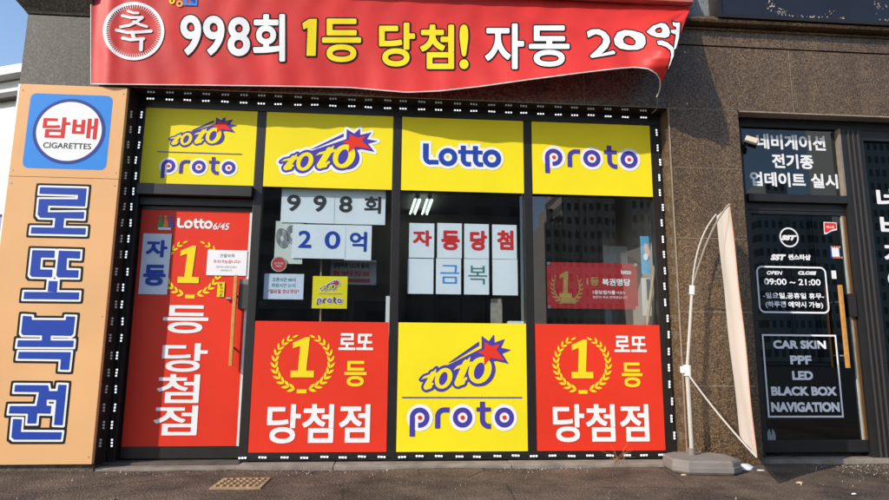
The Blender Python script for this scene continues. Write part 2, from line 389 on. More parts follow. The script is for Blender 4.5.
# string course: a frieze, a dark shadow gap and a moulded ledge
def course(x0, x1, m, ends):
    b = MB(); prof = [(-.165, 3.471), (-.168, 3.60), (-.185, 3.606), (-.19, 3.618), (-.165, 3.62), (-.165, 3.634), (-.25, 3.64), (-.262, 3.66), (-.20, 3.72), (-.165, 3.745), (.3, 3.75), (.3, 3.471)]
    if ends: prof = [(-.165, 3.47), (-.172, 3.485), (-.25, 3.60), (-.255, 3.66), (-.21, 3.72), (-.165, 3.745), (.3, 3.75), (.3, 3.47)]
    xs = [x0] + [q for q in (-1.2, 0, 1.2, 2.2, 3.33, 4.6, 6) if x0+.3 < q < x1-.3] + [x1]
    n = len(prof)
    for a, c in zip(xs[:-1], xs[1:]):
        a += .0015; c -= .0015
        ka = -1 if (ends and a < x0+.01) else 0
        v = [(a + ka*max(0, (-.165-y))*1.3, y, z) for y, z in prof] + [(c, y, z) for y, z in prof]
        b.add(v, [tuple(range(n)), tuple(range(2*n-1, n-1, -1))] + [(i, i+n, (i+1) % n+n, (i+1) % n) for i in range(n)], m)
    return b
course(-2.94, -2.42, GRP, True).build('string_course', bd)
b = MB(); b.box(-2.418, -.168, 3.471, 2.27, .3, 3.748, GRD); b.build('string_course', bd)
course(2.273, 8.0, GR, False).build('string_course', bd)
b = MB(); b.box(-2.9, -.12, 3.75, 8.0, .3, 6.2, GRB); b.build('upper_wall', bd)
b = MB(); b.box(-2.93, .3, 0, -2.6, 8, 6.2, GRD); b.box(-2.6, 7.7, 0, 8, 8, 6.2, GRD); b.box(8-.3, .3, 0, 8, 7.7, 6.2, GRD); b.box(-2.6, .3, 6.0, 7.7, 7.7, 6.2, MORT); b.build('rear_wall', bd)
INW = mat('interior_wall', (.36,.31,.26), .85, noise=.15, nscale=2)
INF = mat('interior_floor', (.3,.26,.22), .5, noise=.2, nscale=4)
INC = mat('interior_ceiling', (.22,.2,.18), .8)
b = MB(); b.box(-2.12, .14, -.02, 2.28, 4.2, .045, INF); b.build('shop_floor', bd)
b = MB(); b.box(-2.12, .1, 2.9, 2.28, 4.2, 2.95, INC); b.build('shop_ceiling', bd)
b = MB(); b.box(-2.16, .1, .05, -2.11, 4.2, 2.9, INW); b.box(2.27, .31, .05, 2.32, 4.2, 2.9, INW); b.box(-2.11, 4.15, .05, 2.27, 4.2, 2.9, INW); b.build('shop_wall', bd)
b = MB(); b.box(2.85, .12, -.02, 7.6, 3.6, .03, INF); b.box(2.85, .12, 2.9, 7.6, 3.6, 2.94, FRAME2); b.box(2.85, 3.6, .03, 7.6, 3.65, 2.9, FRAME2); b.box(2.80, .31, .03, 2.85, 3.6, 2.9, FRAME2); b.build('shop_wall', bd)

# ------------------------------------------------------------------ lottery shopfront
sf = thing('lottery_shopfront', 'dark bronze lottery shop front with glass door at left and three tall windows', 'shopfront', (0, 0, 0))
MX = [(-2.095, -2.032), (-1.143, -1.072), (-.033, .038), (1.064, 1.134), (2.17, 2.265)]   # jambs and mullions
b = MB()
b.box(-2.095, .0, 2.79, 2.265, .075, 2.885, FRAME, .004)
for x0, x1 in MX: b.box(x0, 0.003, .025, x1, .075, 2.788, FRAME, .005)
for (a, c) in zip(MX[1:-1], MX[2:]): b.box(a[1], .002, .03, c[0], .075, .085, FRAME, .004)
b.build('frame', sf)
b = MB(); b.box(-2.092, -.15, 2.8855, 2.262, .1, 2.8885, mat('soffit_metal', (.03,.02,.018), .1, spec=.6)); b.box(-2.0975, -.155, .03, -2.0955, .06, 2.885, mat('soffit_metal', (0,0,0))); b.build('reveal_lining', sf)
GRV = mat('reveal_edge', (.33,.25,.17), .5, noise=.3)
b = MB(); b.box(2.266, -.157, .02, 2.271, .06, 2.885, GR); b.box(2.262, -.167, .0, 2.2715, -.158, 2.888, GRV); b.build('reveal_lining', sf)
for (a, c) in zip(MX[1:-1], MX[2:]):
    wn = MB(); wn.sheet(a[1]+.001, .086, c[0]-.001, 2.789, .045, GLASS); wn.build('window', sf)
b = MB(); b.box(-2.031, -.05, 2.055, -1.144, .058, 2.145, FRAME, .005); b.box(-2.031, .03, 1.99, -1.144, .09, 2.05, FRAME); b.build('transom_bar', sf)
b = MB(); b.sheet(-2.031, 2.146, -1.144, 2.789, .045, GLASS); b.build('transom_window', sf)
# door
DY = .075
d = MB(); dx0, dx1 = -2.028, -1.147
d.box(dx0, DY-.01, .04, dx1, DY+.03, .128, FRAME, .004); d.box(dx0, DY-.01, 1.955, dx1, DY+.03, 1.989, FRAME, .003)
d.box(dx0, DY-.01, .129, dx0+.012, DY+.03, 1.954, FRAME); d.box(dx1-.02, DY-.01, .129, dx1, DY+.03, 1.954, FRAME)
door = d.build('door', sf)
d = MB(); d.sheet(dx0+.012, .129, dx1-.02, 1.954, DY+.006, GLASS); d.build('pane', door)
hx, hz0 = P(230, 366, DY-.07); hz1 = P(232, 275, DY-.07)[1]
d = MB(); d.box(hx-.008, DY-.085, hz0, hx+.018, DY-.06, hz1, WOOD, .004)
for z in (hz0+.14, hz1-.16):
    d.tube([(hx+.005, DY-.06, z), (hx+.005, DY-.012, z)], .008, STEEL); d.tube([(hx+.005, DY-.016, z), (hx+.005, DY-.008, z)], .017, STEEL)
d.build('handle', door)
r = RECT(239.5, 279, 248, 309, DY-.05); d = MB(); LOCK = mat('lock_metal', (.05,.045,.04), .4)
d.box(r[0], DY-.055, r[1], r[2], DY-.011, r[3]-.045, LOCK, .004); d.box(r[0]+.002, DY-.057, r[3]-.044, r[2]-.002, DY-.011, r[3], mat('lock_cap', (.2,.18,.16), .4), .004)
d.build('lock', door)
d = MB(); d.tube([P3(226, 298.5, DY-.04), P3(231, 298.5, DY-.04)], .012, STEEL); d.build('keyhole', door)

# ------------------------------------------------------------------ logos
def px_fields(cx0, cy0, sc, y):
    return lambda pts: [P(cx0+a/sc, cy0+b/sc, y) for a, b in pts]
def proto_logo(V, pts, dy=.002):
    # pts: box x0,z0,x1,z1 of the whole word from the left white disc to the right one, disc radius from the height of the o
    x0, z0, x1, z1 = pts; s = (x1-x0)/613.; cz = (z0+z1)/2
    T = lambda a, b: (x0 + (a-152)*s, cz - (b-100)*s)
    lw = 27*s; g = Grid(x0-.01, cz-.21*(x1-x0), x1+.01, cz+.2*(x1-x0), 2.2*s)
    wd = None; 
    for a in (224, 459, 692):
        q = g.circ(*T(a, 100), 72*s); wd = q if wd is None else np.minimum(wd, q)
    V.field(g, wd, WHT, dy)
    bl = None
    def u(q):
        nonlocal bl; bl = q if bl is None else np.minimum(bl, q)
    for a in (459, 692):
        u(np.maximum(g.circ(*T(a, 100), 54*s), -g.circ(*T(a, 100), 27*s)))
    ring = np.maximum(g.circ(*T(222, 100), 54*s), -g.circ(*T(222, 100), 27*s))
    cut = g.box(*T(198, 165), *T(214, 100)); ring = np.maximum(ring, -cut)
    cut2 = g.box(*T(150, 165), *T(205, 110)); ring = np.maximum(ring, -cut2)
    u(ring); u(g.box(*T(168, 200), *T(197, 100)))
    u(g.box(*T(307, 158), *T(335, 92)))
    arc = np.maximum(np.maximum(g.circ(*T(357, 95), 50*s), -g.circ(*T(357, 95), 23*s)), g.box(*T(300, 96), *T(357, 40))); u(arc)
    u(g.box(*T(356, 72), *T(386, 45)))
    u(g.box(*T(535, 68), *T(616, 45))); u(g.box(*T(555, 112), *T(583, 14)))
    arc = np.maximum(np.maximum(g.circ(*T(606, 110), 51*s), -g.circ(*T(606, 110), 23*s)), g.box(*T(550, 162), *T(606, 109))); u(arc)
    u(g.box(*T(605, 161), *T(616, 133)))
    V.field(g, bl, VIO, dy+.001)
    rd = None
    for a in (224, 459, 692):
        q = g.circ(*T(a, 100), 12*s); rd = q if rd is None else np.minimum(rd, q)
    V.field(g, rd, REDDOT, dy+.002)
def toto_logo(V, box, outline=True, dy=.002, yel=None):
    # drawn in the space of a 670 x 440 sketch (x 150..820, y 28..465), y down
    x0, z0, x1, z1 = box; sx = (x1-x0)/672.; sz = (z1-z0)/437.; s = (sx+sz)/2
    T = lambda pts: [(x0+(a-152)*sx, z1-(b-28)*sz) for a, b in pts]
    pad = 40*s; g = Grid(x0-pad, z0-pad, x1+pad, z1+pad, 2.6*s)
    A_ = lambda pts: T([(110.25+.529*a, 183.75+.529*b) for a, b in pts]); B_ = lambda pts: T([(367.5+.529*a, .529*b) for a, b in pts]); C_ = lambda pts: T([(477.75+.529*a, 147+.529*b) for a, b in pts])
    U = lambda *q: __import__('functools').reduce(np.minimum, q)
    t1 = U(g.seg(T([(246,322),(222,370),(198,416)]), 20*s), g.poly(T([(270,280),(226,326),(264,338)])), g.seg(T([(200,420),(226,412)]), 15*s), g.seg(T([(222,414),(244,392)]), 8*s), g.poly(T([(160,362),(182,338),(222,324),(282,308),(274,332),(226,344),(182,354)])))
    t2 = U(g.seg(T([(490,240),(460,310),(428,386)]), 25*s), g.poly(T([(520,192),(464,252),(512,266)])), g.seg(T([(430,388),(462,380)]), 19*s), g.seg(T([(458,384),(488,352)]), 10*s), g.poly(T([(394,296),(420,264),(466,246),(534,228),(524,256),(466,270),(420,284)])))
    o1 = np.maximum(g.ell(*T([(324,352)])[0], 60*s, 79*s, -.5), -g.ell(*T([(322,354)])[0], 28*s, 50*s, -.35))
    o2 = np.maximum(g.ell(*T([(592,292)])[0], 82*s, 101*s, -.5), -g.ell(*T([(586,297)])[0], 36*s, 63*s, -.33))
    let = np.minimum(np.minimum(t1, o1), np.minimum(t2, o2))
    star_b = g.poly(B_([(447,70),(548,145),(622,48),(628,165),(775,112),(718,235),(862,265),(735,318),(825,460),(650,420),(560,440),(380,420),(447,245)]))
    body = np.minimum(let-17*s, T and g.poly(T([(604,130),(367,249),(287,288),(300,380),(420,370),(560,340),(640,200)])))
    body = np.minimum(body, g.ell(*C_([(228,278)])[0], 196*.529*sx, 222*.529*sz, -.5))
    body = np.minimum(body, g.poly(A_([(330,150),(285,160),(215,235),(105,290),(88,345),(160,330),(300,300)])))
    blue = np.minimum(body, star_b)
    wedge = g.poly(B_([(-30,460),(410,150),(410,207),(60,425)]))
    allb = np.minimum(blue, wedge)
    if outline: V.field(g, np.minimum(allb-19*s, g.poly(B_([(0,460),(410,150),(447,100),(447,245)]))-4*s), WHT, dy)
    V.field(g, allb, VIO, dy+.001)
    V.field(g, let, yel or YEL, dy+.002)
    V.field(g, g.poly(B_([(488,155),(590,218),(705,182),(655,268),(765,412),(578,378),(478,490),(485,345),(385,302),(488,262)])), RED, dy+.003)
def lotto_word(V, box, m, outm=None, off=0, dy=.002, small=False):
    x0, z0, x1, z1 = box; sx = (x1-x0)/545.; sz = (z1-z0)/168.; s = (sx+sz)/2
    T = lambda a, b: (x0+(a-162)*sx, z1-(b-266)*sz)
    pad = 30*s; g = Grid(x0-pad, z0-pad, x1+pad, z1+pad, 2.4*s if not small else 4*s)
    F = np.minimum(g.box(*T(162, 373), *T(202, 266)), np.maximum(np.maximum(g.circ(*T(216, 372), 54*s), -g.circ(*T(216, 376), 16*s)), g.box(*T(160, 432), *T(217, 370))))
    F = np.minimum(F, g.box(*T(215, 425), *T(270, 390)))
    for c in (334, 638): F = np.minimum(F, np.maximum(g.circ(*T(c, 366), 67*s), -g.circ(*T(c, 366), 30*s)))
    for c in (440, 524):
        F = np.minimum(F, g.box(*T(c-18, 392), *T(c+18, 274)))
        F = np.minimum(F, np.maximum(np.maximum(g.circ(*T(c+34, 380), 52*s), -g.circ(*T(c+34, 380), 17*s)), g.box(*T(c-18, 434), *T(c+34, 379))))
        F = np.minimum(F, g.box(*T(c+33, 432), *T(c+54, 397)))
    F = np.minimum(F, g.box(*T(404, 338), *T(574, 308)))
    if outm: V.field(g, F-off, outm, dy)
    V.field(g, F, m, dy+.001)
def wreath(V, cx, cz, rx, rz, m, n=12, dy=.002, gap=.0, lw=1.0, knot=True, half=None):
    for sd in (-1, 1):
        for i in range(n):
            a = math.radians(-76 + (141-math.degrees(gap)) * i/(n-1)); a2 = a
            px, pz = cx + sd*rx*.93*math.cos(a), cz + rz*.93*math.sin(a)
            tang = math.atan2(rz*math.cos(a), -sd*rx*math.sin(a))
            L = (.29*rz*(1-.2*i/n))*lw; W = .046*rz*lw*(1.15-.3*i/n)
            for side in ((-1, 1) if i < n-1 else (0,)):
                th = tang + side*.5; ux, uz = math.cos(th), math.sin(th); nx, nz = -uz, ux
                bx = px + side*(-.0)*nx; bz = pz
                pts = [(0, 0), (.3, .8), (.62, .9), (1, 0), (.62, -.9), (.3, -.8)]
                V.poly([(bx + ux*L*p + nx*W*q, bz + uz*L*p + nz*W*q) for p, q in pts], m, dy + (0 if side else .0004) + (.0002 if side > 0 else 0))
    if knot: V.rect(cx-.16*rx, cz-rz*1.04, cx+.16*rx, cz-rz*.91, m, dy+.0008)
def one(V, T, m, dy=.003):                              # the slab-footed numeral 1, T maps a 0..1 box, y up
    V.poly(T([(.30, .16), (.66, .16), (.76, 1), (.58, 1), (.04, .86), (.05, .72), (.36, .78)]), m, dy)
    V.poly(T([(0, 0), (1, 0), (.99, .165), (.0, .165)]), m, dy+.0003)

# ------------------------------------------------------------------ signs on the glass
def sign(name, label, cat, box, y, m, th=.004, group=None, edge=None):
    x0, z0, x1, z1 = box
    t = thing(name, label, cat, ((x0+x1)/2, y, z0), group)
    b = MB(); b.box(x0, y, z0, x1, y+th, z1, m); b.build('panel', t)
    return t
YT = (2.155, 2.786)
GY = 'yellow signs along the top of the shop front'
y1 = sign('sign', 'yellow sign with both shooting star and dotted word, above the door', 'sign', (-2.030, YT[0], -1.145, YT[1]), .0, YEL, group=GY)
V = Vinyl(.0); toto_logo(V, RECT(171, 115, 236, 149, .0), outline=False)
q = RECT(157, 153.5, 242, 154.8, .0); V.rect(q[0], q[1], q[2], q[1]+.008, VIO, .002)
proto_logo(V, RECT(160, 158, 237.5, 176, .0)); V.build('lettering', y1)
y2 = sign('sign', 'yellow sign with a white-edged shooting star word, second from left on top', 'sign', (-1.070, YT[0], -.035, YT[1]), .0, YEL, group=GY)
V = Vinyl(.0); toto_logo(V, RECT(281.5, 126, 377, 176, .0)); V.build('lettering', y2)
y3 = sign('sign', 'yellow sign with one white-edged blue word starting with L', 'sign', (.040, YT[0], 1.062, YT[1]), .0, YEL, group=GY)
V = Vinyl(.0); q = RECT(423, 143.3, 501.8, 167.8, .0); lotto_word(V, q, BLU, WHT, .022); V.build('lettering', y3)
y4 = sign('sign', 'yellow sign with only the target-dotted word, rightmost on top', 'sign', (1.136, YT[0], 2.168, YT[1]), .0, YEL, group=GY)
V = Vinyl(.0); proto_logo(V, RECT(542, 147, 641, 170, .0)); V.build('lettering', y4)

LR = (.09, 1.076)
GRr = 'signs along the bottom of the shop front'
def first_prize(x0, x1, label, cpx):
    t = sign('sign', label, 'sign', (x0, LR[0], x1, LR[1]), .0, RED, group=GRr)
    V = Vinyl(.0); W = x1-x0
    # measured on the left sign, carried over by its place on the board
    a0, a1 = P(257, 322)[0], P(385.5, 322)[0]
    mp = lambda px, py: (x0 + (P(px, py, .0)[0]-P(255.5, 388, .0)[0]+.055)/(1.04)*W, P(px, py, .0)[1])
    X0 = -1.070
    def M(px, py):
        u = P(px, py, .0); return (x0 + (u[0]-X0), u[1])
    cx, cz = M(302.9, 362.5); rx = .228; rz = .224
    wreath(V, cx, cz, rx, rz, GOLDV)
    l, bt = M(290.5, 377.3); rr, tp = M(315.5, 337.3)
    one(V, lambda pts: [(l+(rr-l)*p, bt+(tp-bt)*q) for p, q in pts], GOLDV)
    a = M(338.5, 350); c = M(373.5, 333.5); V.text('로또', (a[0], a[1], c[0], c[1]), [(0, WHT, .003)], .03, p=9)
    a = M(344, 386.5); c = M(367, 361); V.text('등', (a[0], a[1], c[0], c[1]), [(0, GOLDV, .003)], .022, p=9)
    a = M(266, 443.5); c = M(370.5, 404); V.text('당첨점', (a[0], a[1], c[0], c[1]), [(0, WHT, .003)], .022, p=9, res=64)
    V.build('lettering', t); return t
first_prize(-1.070, -.035, 'red first prize sign in the second bay, just right of the door', 0)
first_prize(1.136, 2.168, 'red first prize sign at the right end, beside the stone pillar', 0)
ty = sign('sign', 'yellow sign between the two red first prize signs', 'sign', (.040, LR[0], 1.062, LR[1]), .0, YEL, group=GRr)
V = Vinyl(.0); toto_logo(V, RECT(420.5, 334, 511.5, 394, .0), outline=False)
q = RECT(402, 396.6, 522, 397.8, .0); V.rect(q[0], q[1]-.004, q[2], q[1]+.006, VIO, .002)
proto_logo(V, RECT(407, 404, 517.5, 431, .0)); V.build('lettering', ty)

# door poster
RY = DY-.018
dp = sign('door_sign', 'tall red first prize winner sign covering the glass door', 'sign', (-2.014, .131, -1.172, 1.952), RY, RED, .006)
b = MB(); b.box(-1.171, RY-.002, .131, -1.150, RY+.006, 1.95, mat('white_edge', (.72,.71,.68), .5)); b.build('edge_strip', dp)
V = Vinyl(RY)
q = RECT(177.7, 218, 212.7, 229, RY); lotto_word(V, q, WHT, small=True)
V.text('6/45', RECT(213.5, 222.8, 229.3, 230, RY), [(0, WHT, .003)], .02, shear=.2)
# small round-headed figures emblem
for i, (bx, c, wd) in enumerate(((160.5, 'green', 6), (165.5, 'orange', 6), (170.5, 'blue', 6))):
    colr = {'green': (.03,.26,.05), 'orange': (.75,.22,.04), 'blue': (.03,.08,.5)}[c]
    mm = mat(c+'_emblem_print', colr, .5)
    V.poly([P(bx+(-.7 if i < 2 else 0), 219, RY), P(bx+1.8, 219, RY), P(bx+3.2+i*.3, 226, RY), P(bx+1.5, 228, RY), P(bx-2, 228, RY), P(bx-3.2+i, 226, RY)], mm, .003+.0002*i)
    V.poly([(P(bx+.4, 216.8, RY)[0]+.013*math.cos(k*.7854), P(bx+.4, 216.8, RY)[1]+.013*math.sin(k*.7854)) for k in range(8)], mm, .0036+.0002*i)
V.rect(*RECT(158.5, 227.5, 171, 230, RY), WHT, .004)
cx, cz = P(192.2, 268, RY); wreath(V, cx, cz, .225, .232, GOLDV, lw=.85)
l, bt = P(177.5, 283, RY); rr, tp = P(201.5, 246, RY)
one(V, lambda pts: [(l+(rr-l)*p, bt+(tp-bt)*q) for p, q in pts], GOLDV, .004)
for ch, bx in (('등', (164.3, 305, 207.5, 333.5)), ('당', (163.2, 343, 206.5, 372)), ('첨', (158.2, 374, 198.5, 403)), ('점', (155, 405.5, 196.5, 435.3))):
    V.text(ch, RECT(*bx, RY), [(0, WHT, .003)], .022, p=9, res=56)
V.build('lettering', dp)

# ------------------------------------------------------------------ orange pillar sign
SY = -.20
sx0, sx1 = P(20, 84, SY)[0], P(127.4, 87.4, SY)[0]
zt, zm, zb = P(70, 85.6, SY)[1], P(70, 178, SY)[1], P(60, 464.5, SY)[1]
os_ = thing('pillar_sign', 'tall orange pillar sign with a round tobacco emblem and blue letters', 'sign', (sx0, SY, zb))
b = MB(); b.box(sx0, SY, zm+.003, sx1, FR-.001, zt, ORG, .003); b.build('panel', os_)
b = MB(); b.box(sx0, SY, zb, sx1, FR-.001, zm, ORG, .003); b.build('panel', os_)
b = MB(); b.box(sx0-.012, SY+.004, zb, sx0-.001, FR-.001, zt, ALU); b.box(sx0-.006, SY+.012, zb-.004, sx1, FR-.001, zb-.001, FRAME); b.build('edge_trim', os_)
V = Vinyl(SY)
bx = (P(31.5, 93.5, SY)[0]-.003, P(66, 169, SY)[1], P(112.8, 100, SY)[0], P(70, 94.5, SY)[1])
g = Grid(bx[0]-.02, bx[1]-.02, bx[2]+.02, bx[3]+.02, .008)
rb = .045; F = np.hypot(np.maximum(np.abs(g.X-(bx[0]+bx[2])/2)-(bx[2]-bx[0])/2+rb, 0), np.maximum(np.abs(g.Z-(bx[1]+bx[3])/2)-(bx[3]-bx[1])/2+rb, 0))-rb
V.field(g, F, SKYB, .001)
cc = P(69.3, 131.3, SY); rO = (P(105.6, 132, SY)[0]-P(33, 131, SY)[0])/2; kz = 1.0
rz = (P(69, 98.5, SY)[1]-P(68, 164, SY)[1])/2
V.field(g, g.ell(cc[0], cc[1], rO, rz), NAVY, .002); V.field(g, g.ell(cc[0], cc[1], rO-.026, rz-.026), WHT, .003)
V.text('담배', (P(42.5, 130, SY)[0], P(62, 138.5, SY)[1], P(97.5, 130, SY)[0], P(66, 117.5, SY)[1]), [(0, TXRED, .004)], .03, p=9, res=50)
V.text('CIGARETTES', (P(43.5, 145, SY)[0], P(66, 148.7, SY)[1], P(91.5, 145, SY)[0], P(66, 143, SY)[1]), [(0, BLK, .004)], .015)
V.build('emblem', os_)
SCR = mat('dull_screw_head', (.45,.30,.17), .5)
for zz in (zb+.05, (zb+zm)/2, zm-.05, zm+.05, zt-.05):
    for xx in (sx0+.025, sx1-.025): b = MB(); b.tube([(xx, SY-.0025, zz), (xx, SY+.002, zz)], .0055, SCR, 10); b.build('screw', os_)
k = 889/128.
def big(polys, oy):                                     # outlines measured on the photo, squared up on the sign
    V = Vinyl(SY); W = []
    for pl in polys: W.append([P(a/k, oy+b/k, SY) for a, b in pl])
    al = np.concatenate([np.array(q) for q in W]); mn, mx = al.min(0)-.07, al.max(0)+.07
    g = Grid(mn[0], mn[1], mx[0], mx[1], .0042); F = None
    for q in W:
        e = g.poly(q, 9); F = e if F is None else np.minimum(F, e)
    V.field(g, F-.031, BLK, .001); V.field(g, F-.0145, WHT, .002); V.field(g, F, BLU, .003)
    return V.build('lettering', os_)
big([[(280,78),(604,86),(592,210),(538,208),(542,132),(274,124)], [(272,160),(542,162),(542,150),(592,150),(588,212),(336,206),(332,252),(586,250),(582,298),(280,290),(262,268)], [(386,285),(448,287),(440,362),(378,360)], [(220,356),(598,362),(594,408),(214,400)]], 176)
big([[(226,98),(382,102),(378,152),(286,150),(280,232),(366,234),(362,288),(222,284),(208,268)], [(410,102),(560,106),(556,158),(466,154),(462,236),(548,238),(544,290),(402,288),(392,272)], [(340,312),(402,314),(396,388),(332,386)], [(170,388),(552,392),(548,442),(164,438)]], 236)
big([[(160,82),(222,86),(222,110),(458,112),(460,86),(524,88),(510,208),(494,222),(160,216),(148,200)], [(294,205),(354,207),(352,262),(292,260)], [(126,252),(514,254),(510,300),(120,298)], [(132,332),(494,334),(480,458),(418,456),(424,384),(124,380)]], 304)
big([[(106,62),(336,64),(342,104),(400,104),(406,60),(464,62),(436,342),(376,340),(392,166),(326,164),(324,206),(358,206),(352,262),(260,260),(254,330),(190,330),(196,262),(62,260),(70,208),(254,208),(272,112),(100,110)], [(92,298),(154,300),(146,388),(432,390),(424,442),(100,442),(80,426)]], 376)

# ------------------------------------------------------------------ papers
PY = .060
def sheet_thing(name, label, cat, box, y, m, group=None, tilt=0, wob=.0006, seed=0):
    x0, z0, x1, z1 = box
    t = thing(name, label, cat, ((x0+x1)/2, y, z0), group)
    b = MB(); b.sheet(x0, z0, x1, z1, y, m, 6, 6, wob, seed); b.build('sheet', t); return t
def paper(label, px, ch, m, chbox, group, bold=.03, y=PY, pm=None, seed=0):
    y += .0016*(seed % 2)
    t = sheet_thing('paper_sheet', label, 'paper sheet', RECT(*px, y), y, pm or PAPER, group, seed=seed)
    if ch:
        V = Vinyl(y-.0018); V.text(ch, RECT(*chbox, y), [(0, m, 0)], bold); V.build('lettering', t)
    return t
GP = 'paper sheets with one character each inside the windows'
c9 = lambda a, b, c, d: (220+a/5.556, 160+b/5.556, 220+c/5.556, 160+d/5.556)
paper('white sheet with the black 9 at the left end of the top row', c9(345,155,488,349), '9', INK, c9(374,192,446,286), GP, .04, seed=1)
paper('white sheet with a black 9 between another 9 and the 8', c9(490,157,632,354), '9', INK, c9(520,196,590,289), GP, .04, seed=2)
paper('white sheet with the black numeral 8', c9(634,160,774,358), '8', INK, c9(664,200,734,293), GP, .04, seed=3)
paper('white sheet with a black Korean syllable right of the 8', (359.5,188.5,385,225), '회', INK, (364.5,196.3,380.8,214), GP, .035, seed=4)
paper('white sheet with the blue numeral 2', (293.0,224,319,258.5), '2', BLU, (298.8,230.5,311,248), GP, .03, seed=5)
paper('white sheet with the blue numeral 0', (319.3,224.5,344.8,259), '0', BLU, (325,231,340,249), GP, .03, seed=6)
paper('white sheet with a blue Korean syllable right of the 0', (345,225,371,260.3), '억', BLU, (350,231.5,366.5,252), GP, .03, seed=7)
cz_ = lambda a, b, c, d: (395+a/6.329, 185+b/6.329, 395+c/6.329, 185+d/6.329)
for i, (ch, pb, tb, nm) in enumerate((('자', (90,240,247,462), (113,285,232,388), 'leftmost'), ('동', (268,240,423,465), (293,287,408,414), 'second from the left'), ('당', (438,245,595,467), (474,288,582,416), 'third from the left'), ('첨', (614,250,772,470), (645,286,750,412), 'rightmost'))):
    paper('white sheet with a bold red syllable, %s of the four' % nm, cz_(*pb), ch, TXRED, cz_(*tb), GP, .045, seed=10+i)
cl_ = lambda a, b, c, d: (380+a/5.556, 240+b/5.556, 380+c/5.556, 240+d/5.556)
for i, (ch, pb, tb, m, lb) in enumerate(((None, (155,102,296,300), (195,140,245,240), FAINT, 'blank white sheet below the leftmost red syllable'), ('금', (312,102,450,302), (335,138,440,243), LBLUE, 'white sheet with a thin light blue syllable'), ('복', (467,104,606,304), (490,142,595,248), GREENINK, 'white sheet with a thin dark green syllable'), (None, (624,106,766,308), (655,150,735,250), FAINT, 'blank white sheet below the rightmost red syllable'))):
    paper(lb, cl_(*pb), ch, m, cl_(*tb), GP, .0, y=PY+.002, seed=20+i)
# drawing behind, sticker, opening hours, small yellow poster
t = sheet_thing('poster', 'pale greenish poster with grey drawn faces half behind the numeral 2 sheet', 'poster', RECT(276, 221, 302, 264, .07), .07, mat('pale_green_paper', (.62,.66,.58), .8, noise=.1, nscale=12))
V = Vinyl(.0645); 
for (a, b_) in ((281, 238), (291, 235)):
    q = P(a, b_, .07); g = Grid(q[0]-.1, q[1]-.12, q[0]+.1, q[1]+.12, .006)
    for rr_ in (1, .72, .45): V.field(g, np.abs(g.ell(q[0]+.01*rr_, q[1], .045*rr_, .075*rr_, .2))-.0035, GREYINK, 0)
V.build('drawing', t)
t = thing('sticker', 'round red sticker with white rim above the opening hours paper', 'sticker', P3(279, 264, .058)); q = P(278.8, 264, .058)
g = Grid(q[0]-.09, q[1]-.09, q[0]+.09, q[1]+.09, .005); V = Vinyl(.059); V.field(g, g.circ(q[0], q[1], .062), mat('sticker_rim', (.5,.42,.36), .6), 0); V.field(g, g.circ(q[0], q[1], .054), mat('sticker_red', (.5,.03,.03), .5), .001); V.build('disc', t)
V = Vinyl(.059); V.text('오천원', (q[0]-.035, q[1]-.004, q[0]+.035, q[1]+.014), [(0, WHT, .002)], 0, res=14); V.rect(q[0]-.022, q[1]-.02, q[0]+.022, q[1]-.015, PAPER, .002); V.build('lettering', t)
t = sheet_thing('notice', 'small pale blue opening hours notice with three lines of handwriting', 'notice', RECT(264.5, 273.5, 303, 299.5, PY), PY, PAPERB, seed=31)
V = Vinyl(PY-.0018); V.text('오픈시간 09시', RECT(272.5, 277.5, 295.3, 281.8, PY), [(0, GREENINK, 0)], .01, res=22); V.text('마감시간 21시', RECT(272, 283.2, 295, 287.4, PY), [(0, GREENINK, 0)], .01, res=22); V.text('*일요일 정상영업*', RECT(268, 289, 299, 293.5, PY), [(0, TXRED, 0)], .01, res=22); V.build('lettering', t)
t = sign('poster', 'small square yellow poster behind the glass above the red sign', 'poster', RECT(313, 276, 346.7, 308.7, PY), PY, YEL, .002)
V = Vinyl(PY-.001); toto_logo(V, RECT(320.5, 279.5, 340, 291.5, PY), outline=True); q = RECT(318, 293.7, 342, 294, PY); V.rect(q[0], q[1], q[2], q[1]+.003, GREYINK, .002); proto_logo(V, RECT(316.5, 297, 342.5, 304.5, PY)); V.build('lettering', t)
t = sheet_thing('poster', 'grey notice poster with faint text and a red bar hanging deeper inside the shop', 'poster', RECT(331, 260, 376, 285, .3), .3, mat('grey_poster', (.36,.36,.37), .7, noise=.1), seed=33)
V = Vinyl(.295); V.text('당첨복권 1,2,3등 출시!', RECT(334, 262.5, 369, 268.5, .3), [(0, INK, 0)], .02, res=20); V.text('매월 700만원 연금 20년', RECT(333, 270.5, 369, 276.5, .3), [(0, TXRED, 0)], .02, res=20); q = RECT(338, 278.5, 369.5, 282.5, .3); V.rect(*q, mat('dull_red_print', (.3,.04,.04), .6), 0); V.build('lettering', t)
